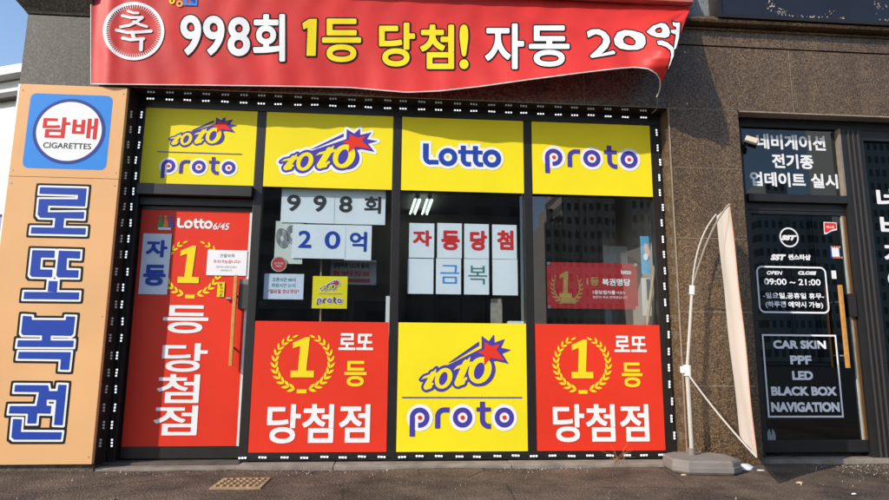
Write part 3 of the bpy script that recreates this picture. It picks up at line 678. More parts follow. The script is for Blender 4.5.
# papers on the door
DPY = RY-.008
t = sheet_thing('notice', 'bluish paper strip with two blue syllables on the red door sign', 'notice', RECT(143.5, 233.3, 167, 294.5, DPY), DPY, PAPERB, wob=.0005, seed=35)
V = Vinyl(DPY-.0024); V.text('자', RECT(147, 239.8, 166.7, 257.5, DPY), [(0, BLU, 0)], .045, p=9); V.text('동', RECT(144.2, 264.5, 164.8, 286, DPY), [(0, BLU, 0)], .045, p=9); V.build('lettering', t)
t = sheet_thing('notice', 'white notice with faint red and grey lines at the top of the door handle', 'notice', RECT(207.8, 249.8, 246, 275.8, DPY), DPY, mat('white_paper', (.80,.78,.79), .8, noise=.03, bump=.1, bscale=9), wob=.0005, seed=36)
V = Vinyl(DPY-.0024)
for tx, bx, m in (('건물뒤쪽', (220, 253.8, 234.5, 257.6), GREYINK), ('주차가능합니다!', (213.5, 259.6, 240, 263.6), TXRED), ('계산가능 신용카드불가', (216, 265.7, 236.5, 268.2), GREYINK), ('양해바랍니다', (220.5, 269.4, 231.8, 271.5), GREYINK)):
    V.text(tx, RECT(*bx, DPY), [(0, m, 0)], .0, res=20)
V.build('lettering', t)
t = sheet_thing('sticker', 'tiny upright yellow sticker left of the door handle', 'sticker', RECT(217.8, 282, 223.8, 297, DPY), DPY, GOLDV, wob=0)
V = Vinyl(DPY-.002)
for i, ch in enumerate('당기시오'): V.text(ch, RECT(219.5, 283.2+3.4*i, 222.3, 286+3.4*i, DPY), [(0, INK, 0)], .02, res=16)
V.build('lettering', t)
# trophy plaque
TY = .09
pr = RECT(547, 262, 638.5, 309.5, TY); DRED = mat('deep_red_plaque', (.34,.018,.02), .35, noise=.1, nscale=5)
t = thing('plaque', 'dark red plaque with a golden trophy numeral hanging in the right window', 'plaque', ((pr[0]+pr[2])/2, TY, pr[1]))
b = MB(); b.box(pr[0], TY, pr[1], pr[2], TY+.012, pr[3], DRED, .002); b.build('panel', t)
GOLD = mat('gold_print', (.55,.36,.10), .35, metal=.3, noise=.4, nscale=9)
V = Vinyl(TY); cq = lambda a, b_, c, d_: RECT(530+a/6.329, 250+b_/6.329, 530+c/6.329, 250+d_/6.329, TY)
q = cq(182,135,265,302); one(V, lambda pts: [(q[0]+(q[2]-q[0])*a, q[1]+(q[3]-q[1])*b_) for a, b_ in pts], GOLD)
q = cq(190,302,292,340); V.poly([(q[0], q[1]), (q[2], q[1]), (q[2]-.01, q[3]), (q[0]+.01, q[3])], GOLD, .004)
cx, cz = P(530+232/6.329, 250+232/6.329, TY); wreath(V, cx, cz, .128, .145, GOLD, n=8, gap=.6, lw=1.1, knot=False)
V.text('1등', cq(357,172,437,225), [(0, GOLD, .003)], .03, res=30); V.text('복권명당', cq(455,180,635,228), [(0, WHT, .003)], .03, res=30)
V.text('1등당첨자를', cq(396,255,540,282), [(0, WHT, .003)], .02, res=24); V.text('배출한', cq(547,262,604,280), [(0, WHT, .003)], 0, res=18)
V.text('행운의 복권 판매점입니다', cq(396,290,615,310), [(0, WHT, .003)], 0, res=18); V.text('lotto', cq(575,124,640,154), [(0, WHT, .003)], .03, res=24)
V.build('lettering', t)
for a, c in ((pr[0]+.012, pr[1]+.012), (pr[2]-.012, pr[1]+.012), (pr[0]+.012, pr[3]-.012), (pr[2]-.012, pr[3]-.012)): b = MB(); b.tube([(a, TY-.006, c), (a, TY+.002, c)], .016, mat('tarnished_silver', (.42,.4,.36), .3, metal=.8), 8); b.build('corner_cap', t)

# ------------------------------------------------------------------ inside the shop
def tube_lamp(a, c, label):
    a, c = P3(a[0], a[1], 3.0), P3(c[0], c[1], 3.85); a.z = c.z = 2.83; d_ = c-a; t = thing('ceiling_lamp', label, 'lamp', a)
    u = Vector((d_.y, -d_.x, 0)).normalized()
    b = MB(); b.tube([a-d_*.03+Vector((0,0,.035)), c+d_*.03+Vector((0,0,.035))], .03, WHITEP, 8); b.build('housing', t)
    for k_ in (-.035, .035): b = MB(); b.tube([a+u*k_, c+u*k_], .013, mat('lamp_tube', (.85,1.0,.88), .4, emit=1.3)); b.build('tube', t)
tube_lamp((417.5, 201), (412.5, 216), 'left one of two lit fluorescent lamps on the shop ceiling')
tube_lamp((429.5, 201.5), (424.5, 216), 'right one of two lit fluorescent lamps on the shop ceiling')
LAM = mat('counter_laminate', (.26,.20,.15), .5, noise=.2, nscale=6); DKW = mat('dark_cabinet', (.06,.045,.035), .5, noise=.2)
t = thing('counter', 'long wooden shop counter inside behind the red and yellow signs', 'counter', (-.4, 2.2, .045))
b = MB(); b.box(-1.1, 2.2, .05, 1.0, 2.75, 1.0, LAM, .01); b.build('body', t); b = MB(); b.box(-1.14, 2.15, 1.001, 1.04, 2.8, 1.04, DKW, .008); b.build('top', t)
t = thing('monitor', 'black monitor standing on the shop counter', 'monitor', (-.2, 2.4, 1.04))
b = MB(); b.box(-.46, 2.4, 1.12, .06, 2.44, 1.44, CABLE, .01); b.build('screen', t); b = MB(); b.box(-.23, 2.42, 1.041, -.17, 2.46, 1.15, CABLE); b.box(-.3, 2.36, 1.041, -.1, 2.5, 1.055, CABLE); b.build('stand', t)
t = thing('cabinet', 'tall dark cabinet against the back wall of the shop', 'cabinet', (.6, 3.7, .045))
b = MB(); b.box(.2, 3.7, .05, 1.3, 4.14, 2.0, DKW, .01); b.build('body', t)
for i in range(3): b = MB(); b.box(.23+.36*i, 3.68, .1, .55+.36*i, 3.699, 1.95, mat('cabinet_door', (.11,.085,.06), .45, noise=.2)); b.build('door', t)
t = thing('shelf', 'pale green display shelf inside behind the opening hours notice', 'shelf', (-1.3, 3.2, .045)); GRN = mat('pale_green_shelf', (.30,.42,.36), .5)
b = MB(); b.box(-1.75, 3.2, .05, -.65, 3.6, .9, GRN, .01); b.build('body', t)
for z in (1.1, 1.4): b = MB(); b.box(-1.75, 3.2, z, -.65, 3.6, z+.03, GRN); b.build('board', t)
for x in (-1.75, -.68): b = MB(); b.box(x, 3.2, .901, x+.03, 3.6, 1.5, GRN); b.build('upright', t)
for i, (x, y) in enumerate(((-1.55, .9), (-.25, 1.1), (.55, .9))):
    t = thing('stool', ['round black stool standing inside behind the bay beside the door', 'round black stool standing inside left of the middle mullion', 'round black stool standing inside behind the lower yellow sign'][i], 'stool', (x, y, .045), 'stools inside the shop')
    b = MB(); b.tube([(x, y, .62), (x, y, .63), (x, y, .68), (x, y, .69)], [.15, .17, .17, .15], CABLE, 20); b.build('seat', t, smooth=False)
    for k_ in range(4): a = k_*1.57+.6; b = MB(); b.tube([(x+.09*math.cos(a), y+.09*math.sin(a), .62), (x+.19*math.cos(a), y+.19*math.sin(a), .046)], .012, STEEL); b.build('leg', t)
# by the glass
def slim(name, label, cat, px, y, d, m):
    x0, z0, x1, z1 = RECT(*px, y); b = MB(); b.box(x0, y, z0, x1, y+d, z1, m, .003); return tag(b.build(name), label, cat)
slim('plank', 'narrow weathered wooden plank leaning inside the third window', 'plank', (491, 298.5, 502.5, 340), .12, .03, mat('weathered_plank', (.34,.30,.24), .8, noise=.35, nscale=25))
slim('tray', 'white plastic tray standing behind the lower yellow sign', 'tray', (508.5, 321, 524, 335), .09, .12, WHITEP)
slim('panel_end', 'white board end standing behind the mullion left of the third window', 'board', (386, 296, 392, 340), .1, .02, WHITEP)
slim('partition', 'pale grey partition panel inside the right window behind the plaque', 'partition', (603, 232, 634, 345), 1.4, .05, mat('pale_grey_panel', (.5,.52,.52), .6, noise=.1))
pt = sheet_thing('poster', 'light blue poster with pink blotch inside at the right edge of window', 'poster', RECT(640, 236, 650.5, 274, .1), .1, mat('blue_poster', (.12,.42,.66), .6, noise=.2, nscale=10), seed=41)
V = Vinyl(.095); q = P(646.5, 250, .1); g = Grid(q[0]-.06, q[1]-.1, q[0]+.04, q[1]+.1, .005); V.field(g, g.ell(q[0], q[1], .022, .06, .2), mat('pink_print', (.75,.42,.38), .6), 0); V.field(g, g.ell(q[0]-.012, q[1]-.06, .02, .03), WHT, .0005); V.build('picture', pt)
t = sheet_thing('notice', 'cream notice with a dark picture under the light blue poster', 'notice', RECT(641, 278, 652, 316, .1), .1, mat('cream_paper', (.6,.57,.5), .8), seed=42)
V = Vinyl(.095); V.rect(*RECT(646, 279, 651, 300, .1), mat('dark_print', (.08,.1,.12), .6), 0); V.build('picture', t)
t = sheet_thing('notice_board', 'white notice board with faint text inside above the red plaque', 'notice board', RECT(603, 246, 636, 268, .9), .9, mat('white_board', (.66,.67,.66), .5, noise=.05), seed=43)
a0, a1 = P3(647, 326, .06), P3(654.5, 266, .06); b = MB(); b.tube([a0, a1], .013, WOODD, 10); tag(b.build('broomstick'), 'pale wooden stick leaning inside the right end of the window', 'stick')
a0, a1 = P3(320.5, 322, .16), P3(321.5, 243, .16); b = MB(); b.tube([a0, a1], .008, WOODD, 8); tag(b.build('signpost_stick'), 'thin wooden stick standing behind the small yellow poster', 'stick')

# ------------------------------------------------------------------ LED strips round the opening
def led_strip(label, pts, horiz, y, face):
    t = thing('led_strip', label, 'led strip', pts[0], 'led strips round the shop front')
    b = MB(); cp = []
    for q0, q1 in zip(pts[:-1], pts[1:]): m_ = Vector(q0).lerp(Vector(q1), .5)+Vector((random.uniform(-.004, .004), -.004, random.uniform(-.009, .003))); cp += [Vector(q0)+Vector((0, -.003, 0)), m_]
    b.tube(cp+[Vector(pts[-1])], .0024, CABLE, 6); b.build('cable', t)
    m = MB(); L, Wd = .030, .0075
    if horiz: m.box(-L, -.006, -Wd, L, 0, Wd, LEDB, .002)
    else: m.box(-Wd, -.006, -L, Wd, 0, L, LEDB, .002)
    for k_ in (-.022, 0, .022):
        a = (k_, 0) if horiz else (0, k_)
        m.box(a[0]-.0058, -.0085, a[1]-.0058, a[0]+.0058, -.0061, a[1]+.0058, LED)
    o = m.build('led_module'); me = o.data; bpy.data.objects.remove(o)
    for i, q in enumerate(pts):
        c = bpy.data.objects.new('led_module', me); COL.objects.link(c); c.parent = t
        c.location = Vector(q) - t.location + Vector((random.uniform(-.012, .012), -.003, random.uniform(-.004, .004)))
        c.rotation_euler = (0, random.uniform(-.05, .05), 0)
LY = -.004
zt_ = P(300, 105, LY)[1]
led_strip('string of white LED modules along the top under the banner', [(-2.0 + .1465*i, LY, zt_) for i in range(29)], True, LY, 0)
zb_ = .056
led_strip('string of white LED modules along the foot of the windows', [(-1.10 + .1475*i, -.001, zb_) for i in range(23)], True, LY, 0)
led_strip('upright string of white LED modules beside the orange pillar sign', [(-2.0655, LY-.002, 2.72 - .1275*i) for i in range(21)], False, LY, 0)
led_strip('upright string of white LED modules beside the brown stone pillar', [(2.232, LY-.002, 2.72 - .1325*i) for i in range(20)], False, LY, 0)

# ------------------------------------------------------------------ awning and banner
AW = thing('awning', 'rolled-up awning with a dull red front rail above the banner', 'awning', (0, -.2, 3.8))
b = MB(); RAIL = mat('dull_red_rail', (.50,.17,.13), .5, noise=.35, nscale=9); 
b.box(-2.62, -.31, 3.775, 2.475, -.24, 3.808, RAIL, .008); b.build('front_rail', AW)
b = MB(); AWF = mat('grey_awning_fabric', (.28,.25,.23), .8, noise=.4, nscale=10)
n = 60; v = []; f = []
for i in range(n*2+1):
    x = -2.62 + 5.09*i/(n*2); dz = .012*(i % 2)
    v += [(x, -.300, 3.812+dz), (x, -.13, 4.25+dz)]
for i in range(n*2): f.append((i*2, i*2+2, i*2+3, i*2+1))
b.add(v, f, AWF)
b.build('fabric', AW)
b = MB()
for i in range(36): x = -2.55+.142*i; b = MB(); b.box(x, -.318, 3.809, x+.07, -.296, 3.826, WHITEP); b.build('clip', AW)
b = MB(); b.box(-2.5, -.24, 3.75, -2.46, -.121, 3.8, FRAME); b.box(2.40, -.24, 3.78, 2.44, -.121, 3.83, FRAME); b.build('bracket', AW)

bot = [(91,84),(150,84.7),(200,85.2),(300,86.5),(350,87.6),(380,90.2),(407,92.4),(440,91),(480,86.5),(530,79.5),(580,73),(615,68.8),(635,67.2),(648,68.8),(656,73),(660,79),(660.5,86),(659,92),(656.5,97)]
bx_ = np.array(bot, float)
def Dp(px, py):                                         # how far the cloth stands off the shop front
    top = -27 + 34*(px-91)/599; hem = float(np.interp(px, bx_[:13, 0], bx_[:13, 1])); vv = min(1.1, max(0, (py-top)/(hem-top)))
    d = .225 + (float(np.interp(px, (91, 300, 350, 407, 440, 480, 530, 580, 640), (.215, .225, .225, .255, .275, .32, .395, .445, .49)))-.225)*vv**1.2
    d += .010*vv*math.sin((px-60)/26.) * (.3+.7*min(1, abs(px-250)/250))
    r_ = max(0, min(1, (px-628)/40.)); r_ = r_*r_*(3-2*r_)  # the blown corner swings out, then curls back to its tie
    d = d*(1-r_) + r_*float(np.interp(py, (8, 20, 30, 40, 50, 58, 66, 76, 86, 97), (.24, .34, .45, .55, .615, .625, .59, .51, .42, .32)))
    d += .007*math.sin(px/9.+py/40.)*(.3+.7*vv) * (1 if px > 560 else .35) + .004*math.sin(px/5.3+1.5*math.sin(py/17.))*(.4+vv*.4)
    if px > 560: an = math.atan2(py-6, 694-px); rd = math.hypot(py-6, 694-px); d += .016*min(1, rd/28)*max(0, 1-rd/125)*math.sin(an*15+1)
    if px < 135: d += .010*math.sin(px/4.2+py/60.)*(135-px)/44.
    if px < 108: d += -.015*(108-px)/17.
    return d
def BW(px, pyn, dy=0): return P3(px, -pyn, -Dp(px, -pyn)-dy)
sl_ = np.r_[0, np.cumsum(np.hypot(*np.diff(bx_, axis=0).T))]; sl_ /= sl_[-1]
top0, top1 = np.array((91, -27.)), np.array((690.5, 7.))
BAN = mat('banner_cloth', (.74,.040,.033), .5, noise=.25, nscale=3, bump=.25, bscale=7, spec=.35)
_n = BAN.node_tree.nodes; _t = _n.new('ShaderNodeBsdfTranslucent'); _t.inputs[0].default_value = (.6,.03,.025,1); _x = _n.new('ShaderNodeMixShader'); _x.inputs[0].default_value = .12
BAN.node_tree.links.new(_n['Principled BSDF'].outputs[0], _x.inputs[1]); BAN.node_tree.links.new(_t.outputs[0], _x.inputs[2]); BAN.node_tree.links.new(_x.outputs[0], _n['Material Output'].inputs[0])
bn = thing('banner', 'large red celebration banner with white and yellow letters, lower right corner blown out', 'banner', (0, -.25, 3.75))
NXb, NYb = 260, 44; v = []; f = []
for j in range(NYb+1):
    for i in range(NXb+1):
        s = i/NXb; t_ = j/NYb
        B_ = np.array([np.interp(s, sl_, bx_[:, 0]), np.interp(s, sl_, bx_[:, 1])]); T_ = top0*(1-s)+top1*s
        # keep the cloth's threads near upright except at the blown corner
        xt = min(1, max(0, (B_[0]-91)/565.)); T2 = top0*(1-xt)+top1*xt if s < .94 else None
        Tq = top0+(top1-top0)*min(1, (s*.0+ (B_[0]-91)/599.) if s < .86 else (s*599+0)/599.)
        w_ = min(1, max(0, (s-.80)/.2)); Tq = (top0+(top1-top0)*((B_[0]-91)/599.))*(1-w_) + top1*w_
        p = Tq*(1-t_)+B_*t_
        if p[0] > 91+ (690.5-91)*.0: pass
        v.append(BW(p[0], -p[1]))
for j in range(NYb):
    for i in range(NXb):
        a = j*(NXb+1)+i; f.append((a, a+1, a+NXb+2, a+NXb+1))
b = MB(); b.add(v, f, BAN); cl = b.build('cloth', bn, smooth=True)
b = MB(); b.tube([BW(np.interp(s, sl_, bx_[:, 0]), -np.interp(s, sl_, bx_[:, 1])) for s in np.linspace(0, 1, 120)], .0045, WHITEP, 6)
b.tube([BW(91, 27-111*t_) for t_ in np.linspace(0, 1, 20)], .003, WHITEP, 6); b.build('hem', bn)
V = Vinyl(0, warp=lambda x, z, dy: BW(x, z, dy+.005))
kb = 889/128.
def btext(ch, x0, y0, x1, y1, m, bold=.05, out=1.3, shear=0):
    V.text(ch, (x0, -y1, x1, -y0), [(out, BLK, 0), (0, m, .0025)], bold*.5, shear, h=.5)
q5 = lambda a, b_: (96+a/kb, b_/kb)
for (x0, y0, x1, y1, ch) in ((180.2, 15, 201.2, 55.2, '9'), (203, 15.6, 224.5, 55.2, '9'), (227.5, 17, 250, 56, '8')): btext(ch, x0, y0, x1, y1, WHT, .055)
btext('회', 253, 14, 285, 61.5, WHT, .05)
btext('등', 322, 18.5, 361, 62, GOLDV, .05)
btext('당', 379, 22.5, 415, 66.5, GOLDV, .05); btext('첨', 420, 24.5, 454, 69, GOLDV, .05); btext('!', 459.5, 24.5, 468.5, 69, GOLDV, .055)
btext('자', 485, 23.5, 524, 69, WHT, .045); btext('동', 529, 25.5, 569.5, 66.5, WHT, .045)
# the twisted end of the line follows the folded cloth
cr_ = lambda pts: np.array([(570+a/kb, -b_/kb) for a, b_ in pts])
def bshape(loops, m=WHT, grow=0):
    L_ = [cr_(l) for l in loops]; a = np.concatenate(L_); mn, mx = a.min(0)-4, a.max(0)+4
    g = Grid(mn[0], mn[1], mx[0], mx[1], .5); F = g.loops(L_)
    V.field(g, F-1.3, BLK, 0); V.field(g, F, m, .0025)
bshape([[((a-570)*kb, b_*kb) for a, b_ in ((309,18.8),(316.8,18.8),(315.6,55.8),(306.4,55.8),(307.6,27.6),(303.4,29.6),(302.4,23.2))]], GOLDV)
bshape([[(117,220),(150,204),(200,202),(245,222),(272,255),(278,290),(262,330),(215,376),(300,350),(314,362),(312,374),(150,402),(138,388),(190,340),(226,300),(232,270),(214,246),(180,236),(150,248),(126,262)]])
bshape([[(305,270),(330,225),(380,208),(440,214),(500,232),(522,258),(524,300),(506,330),(470,344),(400,346),(345,336),(312,308)], [(366,272),(380,250),(408,246),(440,262),(458,286),(452,310),(432,318),(400,312),(374,298)]])
bshape([[(532,220),(575,180),(630,160),(662,164),(684,190),(694,225),(686,252),(660,262),(600,256),(560,242)], [(588,208),(605,192),(630,188),(642,204),(638,226),(615,232),(596,226)]])
bshape([[(712,150),(730,160),(762,156),(764,180),(756,260),(735,336),(722,344),(728,300),(736,240),(704,226),(702,208),(738,206),(738,186),(718,178)]])
bshape([[(604,284),(640,282),(680,296),(712,324),(722,350),(718,390),(700,440),(684,484),(678,480),(694,430),(704,380),(698,350),(670,326),(640,314),(612,308)]])
# sun-ray ring and the round word
cxr, cyr = 133.6, 31.0; R0x, R0y = 30.7, 29.2; n = 72; Vv = []; Qq = []
for i in range(n):
    a0, a1 = 2*math.pi*i/n, 2*math.pi*(i+1)/n; am = (a0+a1)/2; o = len(Vv)
    for a, r_ in ((a0, 1), (a1, 1), (a1, .90), (a0*.3+a1*.7, .89), (am, .75), (a0*.7+a1*.3, .89), (a0, .90)): Vv.append((cxr+R0x*r_*math.cos(a), -(cyr+R0y*r_*math.sin(a))))
    Qq.append(tuple(range(o, o+7)))
V.put(Vv, Qq, WHT, .001)
cg = lambda pts: [(96+a/kb, -b_/kb) for a, b_ in pts]
g = Grid(110, -55, 158, -5, .4); F = None
for pts, r_ in (([(222,76),(258,90),(292,90)], 8), ([(182,108),(240,122),(322,120)], 9), ([(322,122),(280,152),(230,176),(170,186)], 9), ([(262,150),(310,172),(352,184)], 9), ([(142,208),(220,226),(300,222),(382,216)], 10), ([(252,224),(262,262)], 13), ([(184,264),(240,276),(330,268)], 10), ([(316,270),(312,344)], 12)):
    e = g.seg(cg(pts), r_/kb*1.05); F = e if F is None else np.minimum(F, e)
V.field(g, F, WHT, .0015)
# the small happy-lottery mark at the top edge
for a, b_, r_, m in ((172, 1, 3, GOLDV), (179.5, 3.6, 3.4, mat('amber_print', (.8,.4,.06), .5))):
    g = Grid(a-5, -b_-5, a+5, -b_+5, .4); V.field(g, np.abs(g.circ(a, -b_, r_-1))-.9, m, .001)
V.put([(183, -5.2), (197.3, -5.6), (197.3, 3), (183, 3)], [(0, 1, 2, 3)], SKYB, .001)
V.put([(186, -4), (190, -4), (189, 1), (187, 1)], [(0, 1, 2, 3)], TXRED, .0018); V.put([(190.5, -3), (195.5, -3.2), (195.5, 2), (190.5, 2)], [(0, 1, 2, 3)], NAVY, .0018)
V.build('lettering', bn)
# tie string of the loose corner
a0 = BW(657, -94); b = MB(); st = [a0.lerp(Vector((2.17, -.05, 2.88)), t_) + Vector((.02*math.sin(t_*3.1), 0, -.03*math.sin(t_*3.14))) for t_ in np.linspace(0, 1, 14)]
b.tube(st, .0022, mat('pale_string', (.5,.45,.4), .8), 6); b.build('string', bn)

# ------------------------------------------------------------------ car shop front
cs = thing('car_shopfront', 'black framed car shop front with white lettered glass right of the pillar', 'shopfront', (3.9, 0, 0))
Y2 = 0.0
xa = 2.895; tz0, tz1 = P(800, 196, Y2)[1], P(800, 129.5, Y2)[1]
dzt = 2.055; xd0, xd1 = 3.005, 3.835
b = MB(); b.box(xa, -.03, tz1, 7.6, .08, 2.887, FRAME2, .004); b.box(xa, -.02, .0, 2.985, .08, tz1-.001, FRAME2, .003)
b.box(3.875, -.045, .0, 4.055, .08, tz1-.001, FRAME2, .006); b.box(2.986, -.05, 2.13, 3.874, .08, tz0, FRAME2, .004)
b.box(2.986, -.005, 2.065, 3.874, .08, 2.128, FRAME2, .003)
b.box(6.2, -.03, .0, 6.4, .08, tz1-.001, FRAME2, .004); b.box(4.056, -.03, .0, 6.2, .08, .13, FRAME2, .004); b.box(4.056, -.03, 2.71, 6.2, .08, tz1-.001, FRAME2, .004); b.box(4.056, -.03, .131, 4.09, .08, 2.709, FRAME2, .003)
b.build('frame', cs)
b = MB()
for x in (3.93, 3.975, 4.02): b.box(x, -.056, .02, x+.012, -.0455, tz1-.01, mat('worn_frame_edge', (.05,.043,.04), .5))
b.build('bead', cs)
b = MB(); b.box(xa, -.163, 2.876, 7.6, -.05, 2.8885, mat('pale_drip_edge', (.34,.27,.2), .6, noise=.4, nscale=30)); b.build('drip_edge', cs)  # strip paler than the stone above it
tw = MB(); tw.sheet(2.986, tz0, 3.845, tz1, .0, GLASSD); tw = tw.build('transom_window', cs)
b = MB(); b.box(3.853, -.05, tz0+.001, 3.870, .03, tz1-.001, mat('painted_lit_edge', (.26,.21,.17), .4, noise=.3, nscale=14)); b.build('bead', cs)  # sun on the dark frame's left face, put into a paler colour
V = Vinyl(-.0003); BW2 = mat('white_glass_letter', (.78,.77,.77), .5, spec=.18)
V.text('네비게이션', RECT(756, 133.5, 826, 151, Y2), [(0, BW2, .0004)], .034, p=9, res=50); V.text('전기종', RECT(771.5, 153.5, 814, 169.3, Y2), [(0, BW2, .0004)], .034, p=9)
V.text('업데이트', RECT(749.5, 171.5, 806, 187.5, Y2), [(0, BW2, .0004)], .034, p=9, res=50); V.text('실시', RECT(810.3, 173.5, 838.5, 188.7, Y2), [(0, BW2, .0004)], .034, p=9, res=50); V.build('lettering', tw)
# door of the car shop
d = MB(); d.box(xd0-.02, -.01, .07, xd1+.034, .05, .165, FRAME2, .004); d.box(xd0-.02, -.01, 2.03, xd1+.034, .05, 2.06, FRAME2, .003); d.box(xd0-.02, -.01, .166, xd0+.01, .05, 2.029, FRAME2, .002); d.box(xd1+.012, -.012, .166, xd1+.034, .05, 2.029, mat('door_stile_brown', (.11,.06,.03), .4), .002)
dr = d.build('door', cs)
d = MB(); d.sheet(xd0+.01, .166, xd1-.004, 2.029, .01, GLASSD); dp2 = d.build('pane', dr)
d = MB(); d.box(xd1-.004, -.006, .166, xd1+.003, .03, 2.029, mat('sunlit_glass_edge', (.46,.5,.48), .4, noise=.5, nscale=6)); d.box(xd1+.003, -.009, .166, xd1+.012, .03, 2.029, mat('sunlit_stile_edge', (.40,.23,.07), .4, noise=.6, nscale=5)); d.build('edge_strip', dr)  # pale and yellow strips: sunlight on the stile and glass edge, painted in
hz0, hz1 = P(847, 368, -.07)[1], P(840, 285, -.07)[1]; hx = P(843.5, 325, -.07)[0]
d = MB(); d.box(hx-.012, -.085, hz0, hx+.014, -.058, hz1, WOOD, .004)
for z in (hz0+.1, hz1-.14): d.tube([(hx, -.06, z), (hx, -.0, z)], .008, STEEL)
d.build('handle', dr)
d = MB(); d.box(xd1-.03, -.04, P(850, 317, 0)[1], xd1+.03, -.013, P(850, 294, 0)[1], CABLE, .004); d.build('lock', dr)
V = Vinyl(.0097); GL = mat('pale_glass_letter', (.88,.88,.89), .5, spec=.18); Yg = .0075
q = P(789.2, 237.3, Yg); g = Grid(q[0]-.12, q[1]-.12, q[0]+.12, q[1]+.12, .004); V.field(g, np.abs(g.circ(*q, .079))-.0065, BW2, .0004)
V.text('SST', RECT(780.8, 234.8, 797, 240.5, Yg), [(0, BW2, .0004)], .12, shear=.35, res=26)
V.text('SST', RECT(770.3, 254, 786.5, 260.5, Yg), [(0, BW2, .0004)], .10, shear=.3, res=26); V.text('썬스타샵', RECT(788, 254, 811, 260.3, Yg), [(0, BW2, .0004)], .06, res=26)
bx = (P(758.5, 289, Yg)[0], P(800, 312.5, Yg)[1], P(827, 289, Yg)[0], P(800, 267.3, Yg)[1])
g = Grid(bx[0]-.03, bx[1]-.03, bx[2]+.03, bx[3]+.03, .0045); rb = .045
F = np.hypot(np.maximum(np.abs(g.X-(bx[0]+bx[2])/2)-(bx[2]-bx[0])/2+rb, 0), np.maximum(np.abs(g.Z-(bx[1]+bx[3])/2)-(bx[3]-bx[1])/2+rb, 0))-rb
V.field(g, np.abs(F)-.007, GL, .0004)
V.text('OPEN', RECT(766.8, 270.8, 782.8, 274.8, Yg), [(0, GL, .0004)], .05, shear=.25, res=22); V.text('CLOSE', RECT(798, 271, 816.8, 275, Yg), [(0, BW2, .0004)], .10, shear=.25, res=22)
V.text('09:00 ~ 21:00', RECT(764, 278.3, 821, 285.5, Yg), [(0, GL, .0004)], .035, res=30)
V.text('-일요일,공휴일 휴무-', RECT(763, 292.3, 824.5, 299.5, Yg), [(0, GL, .0004)], .03, res=30); V.text('(하루전 예약시 가능)', RECT(765.5, 301, 823.5, 308.8, Yg), [(0, GL, .0004)], .03, res=30)
bx = RECT(763, 335, 841, 418, Yg)
bx = (P(765, 375, Yg)[0], P(805, 417.6, Yg)[1], P(840, 375, Yg)[0], P(800, 334.5, Yg)[1])
for r_ in ((bx[0], bx[1], bx[2], bx[1]+.014), (bx[0], bx[3]-.014, bx[2], bx[3]), (bx[0], bx[1]+.014, bx[0]+.014, bx[3]-.014), (bx[2]-.014, bx[1]+.014, bx[2], bx[3]-.014)): V.rect(*r_, GL, .0004)
for tx, r_ in (('CAR SKIN', (773, 340.2, 826.5, 349)), ('PPF', (790, 355.5, 812, 364.5)), ('LED', (792, 371, 813.5, 380)), ('BLACK BOX', (771, 386.5, 837, 395.8)), ('NAVIGATION', (771, 402.2, 840.3, 412))):
    V.text(tx, RECT(*r_, Yg), [(0, GL, .0004)], .065, p=9, res=44)
q = P(771.5, 436.5, Yg); g = Grid(q[0]-.06, q[1]-.08, q[0]+.06, q[1]+.08, .004); V.field(g, np.maximum(g.ell(*q, .036, .062), -g.poly([(q[0]-.012, q[1]+.07), (q[0]+.012, q[1]+.07), (q[0]+.002, q[1])])), mat('grey_sticker_print', (.30,.33,.36), .6), .001)
V.build('lettering', dp2)
t = thing('sticker', 'torn red sticker near the top corner of the car shop door', 'sticker', P3(829, 226, Yg)); V = Vinyl(.006)
V.poly([P(a, b_, Yg) for a, b_ in ((824, 234), (823.3, 222), (832, 222.3), (836.4, 222.6), (837, 230), (831, 231.5), (826, 234.3))], WHT, 0); V.poly([P(a, b_, Yg) for a, b_ in ((824.6, 232.3), (824.2, 222.8), (832, 223), (835.7, 223.4), (836.2, 228.6), (831, 230), (826.8, 232.6))], mat('bright_red_sticker', (.78,.02,.02), .5), .0008); V.text('에스원', RECT(826, 225.7, 834, 228.6, Yg), [(0, WHT, .0016)], .02, res=16); V.build('print', t)
t = thing('sticker', 'square sticker with blue and orange checked border on car shop door', 'sticker', P3(835, 252, Yg)); V = Vinyl(.006)
r_ = RECT(829.5, 246, 841, 258.5, Yg); V.rect(*r_, NAVY, 0)
for i in range(4):
    x = r_[0]+(r_[2]-r_[0])*(.12+.25*i); V.rect(x, r_[3]-.016, x+.016, r_[3], mat('orange_print', (.75,.2,.04), .5), .0008); V.rect(x+.01, r_[1], x+.026, r_[1]+.016, mat('orange_print', (0,0,0)), .0008)
V.rect(r_[0]+.014, r_[1]+.015, r_[2]-.014, r_[3]-.015, WHT, .0012); V.build('print', t)
slim('sticker', 'tiny white upright sticker above the car shop door handle', 'sticker', (831.5, 270.5, 836.5, 278.8), .004, .002, WHT)
wn = MB(); wn.sheet(4.091, .131, 6.199, 2.709, .0, GLASSD); wn = wn.build('window', cs)
V = Vinyl(-.0003); gx = P(875.5, 188, Y2)[0]
for i, ch in enumerate('네비게이션'):
    z1_, z0_ = P(882, 188+27.3*i, Y2)[1], P(882, 209+27.3*i, Y2)[1]; V.text(ch, (gx+.007*i, z0_, gx+.007*i+.21, z1_), [(0, BW2, .0004)], .04, p=9)
V.build('lettering', wn)
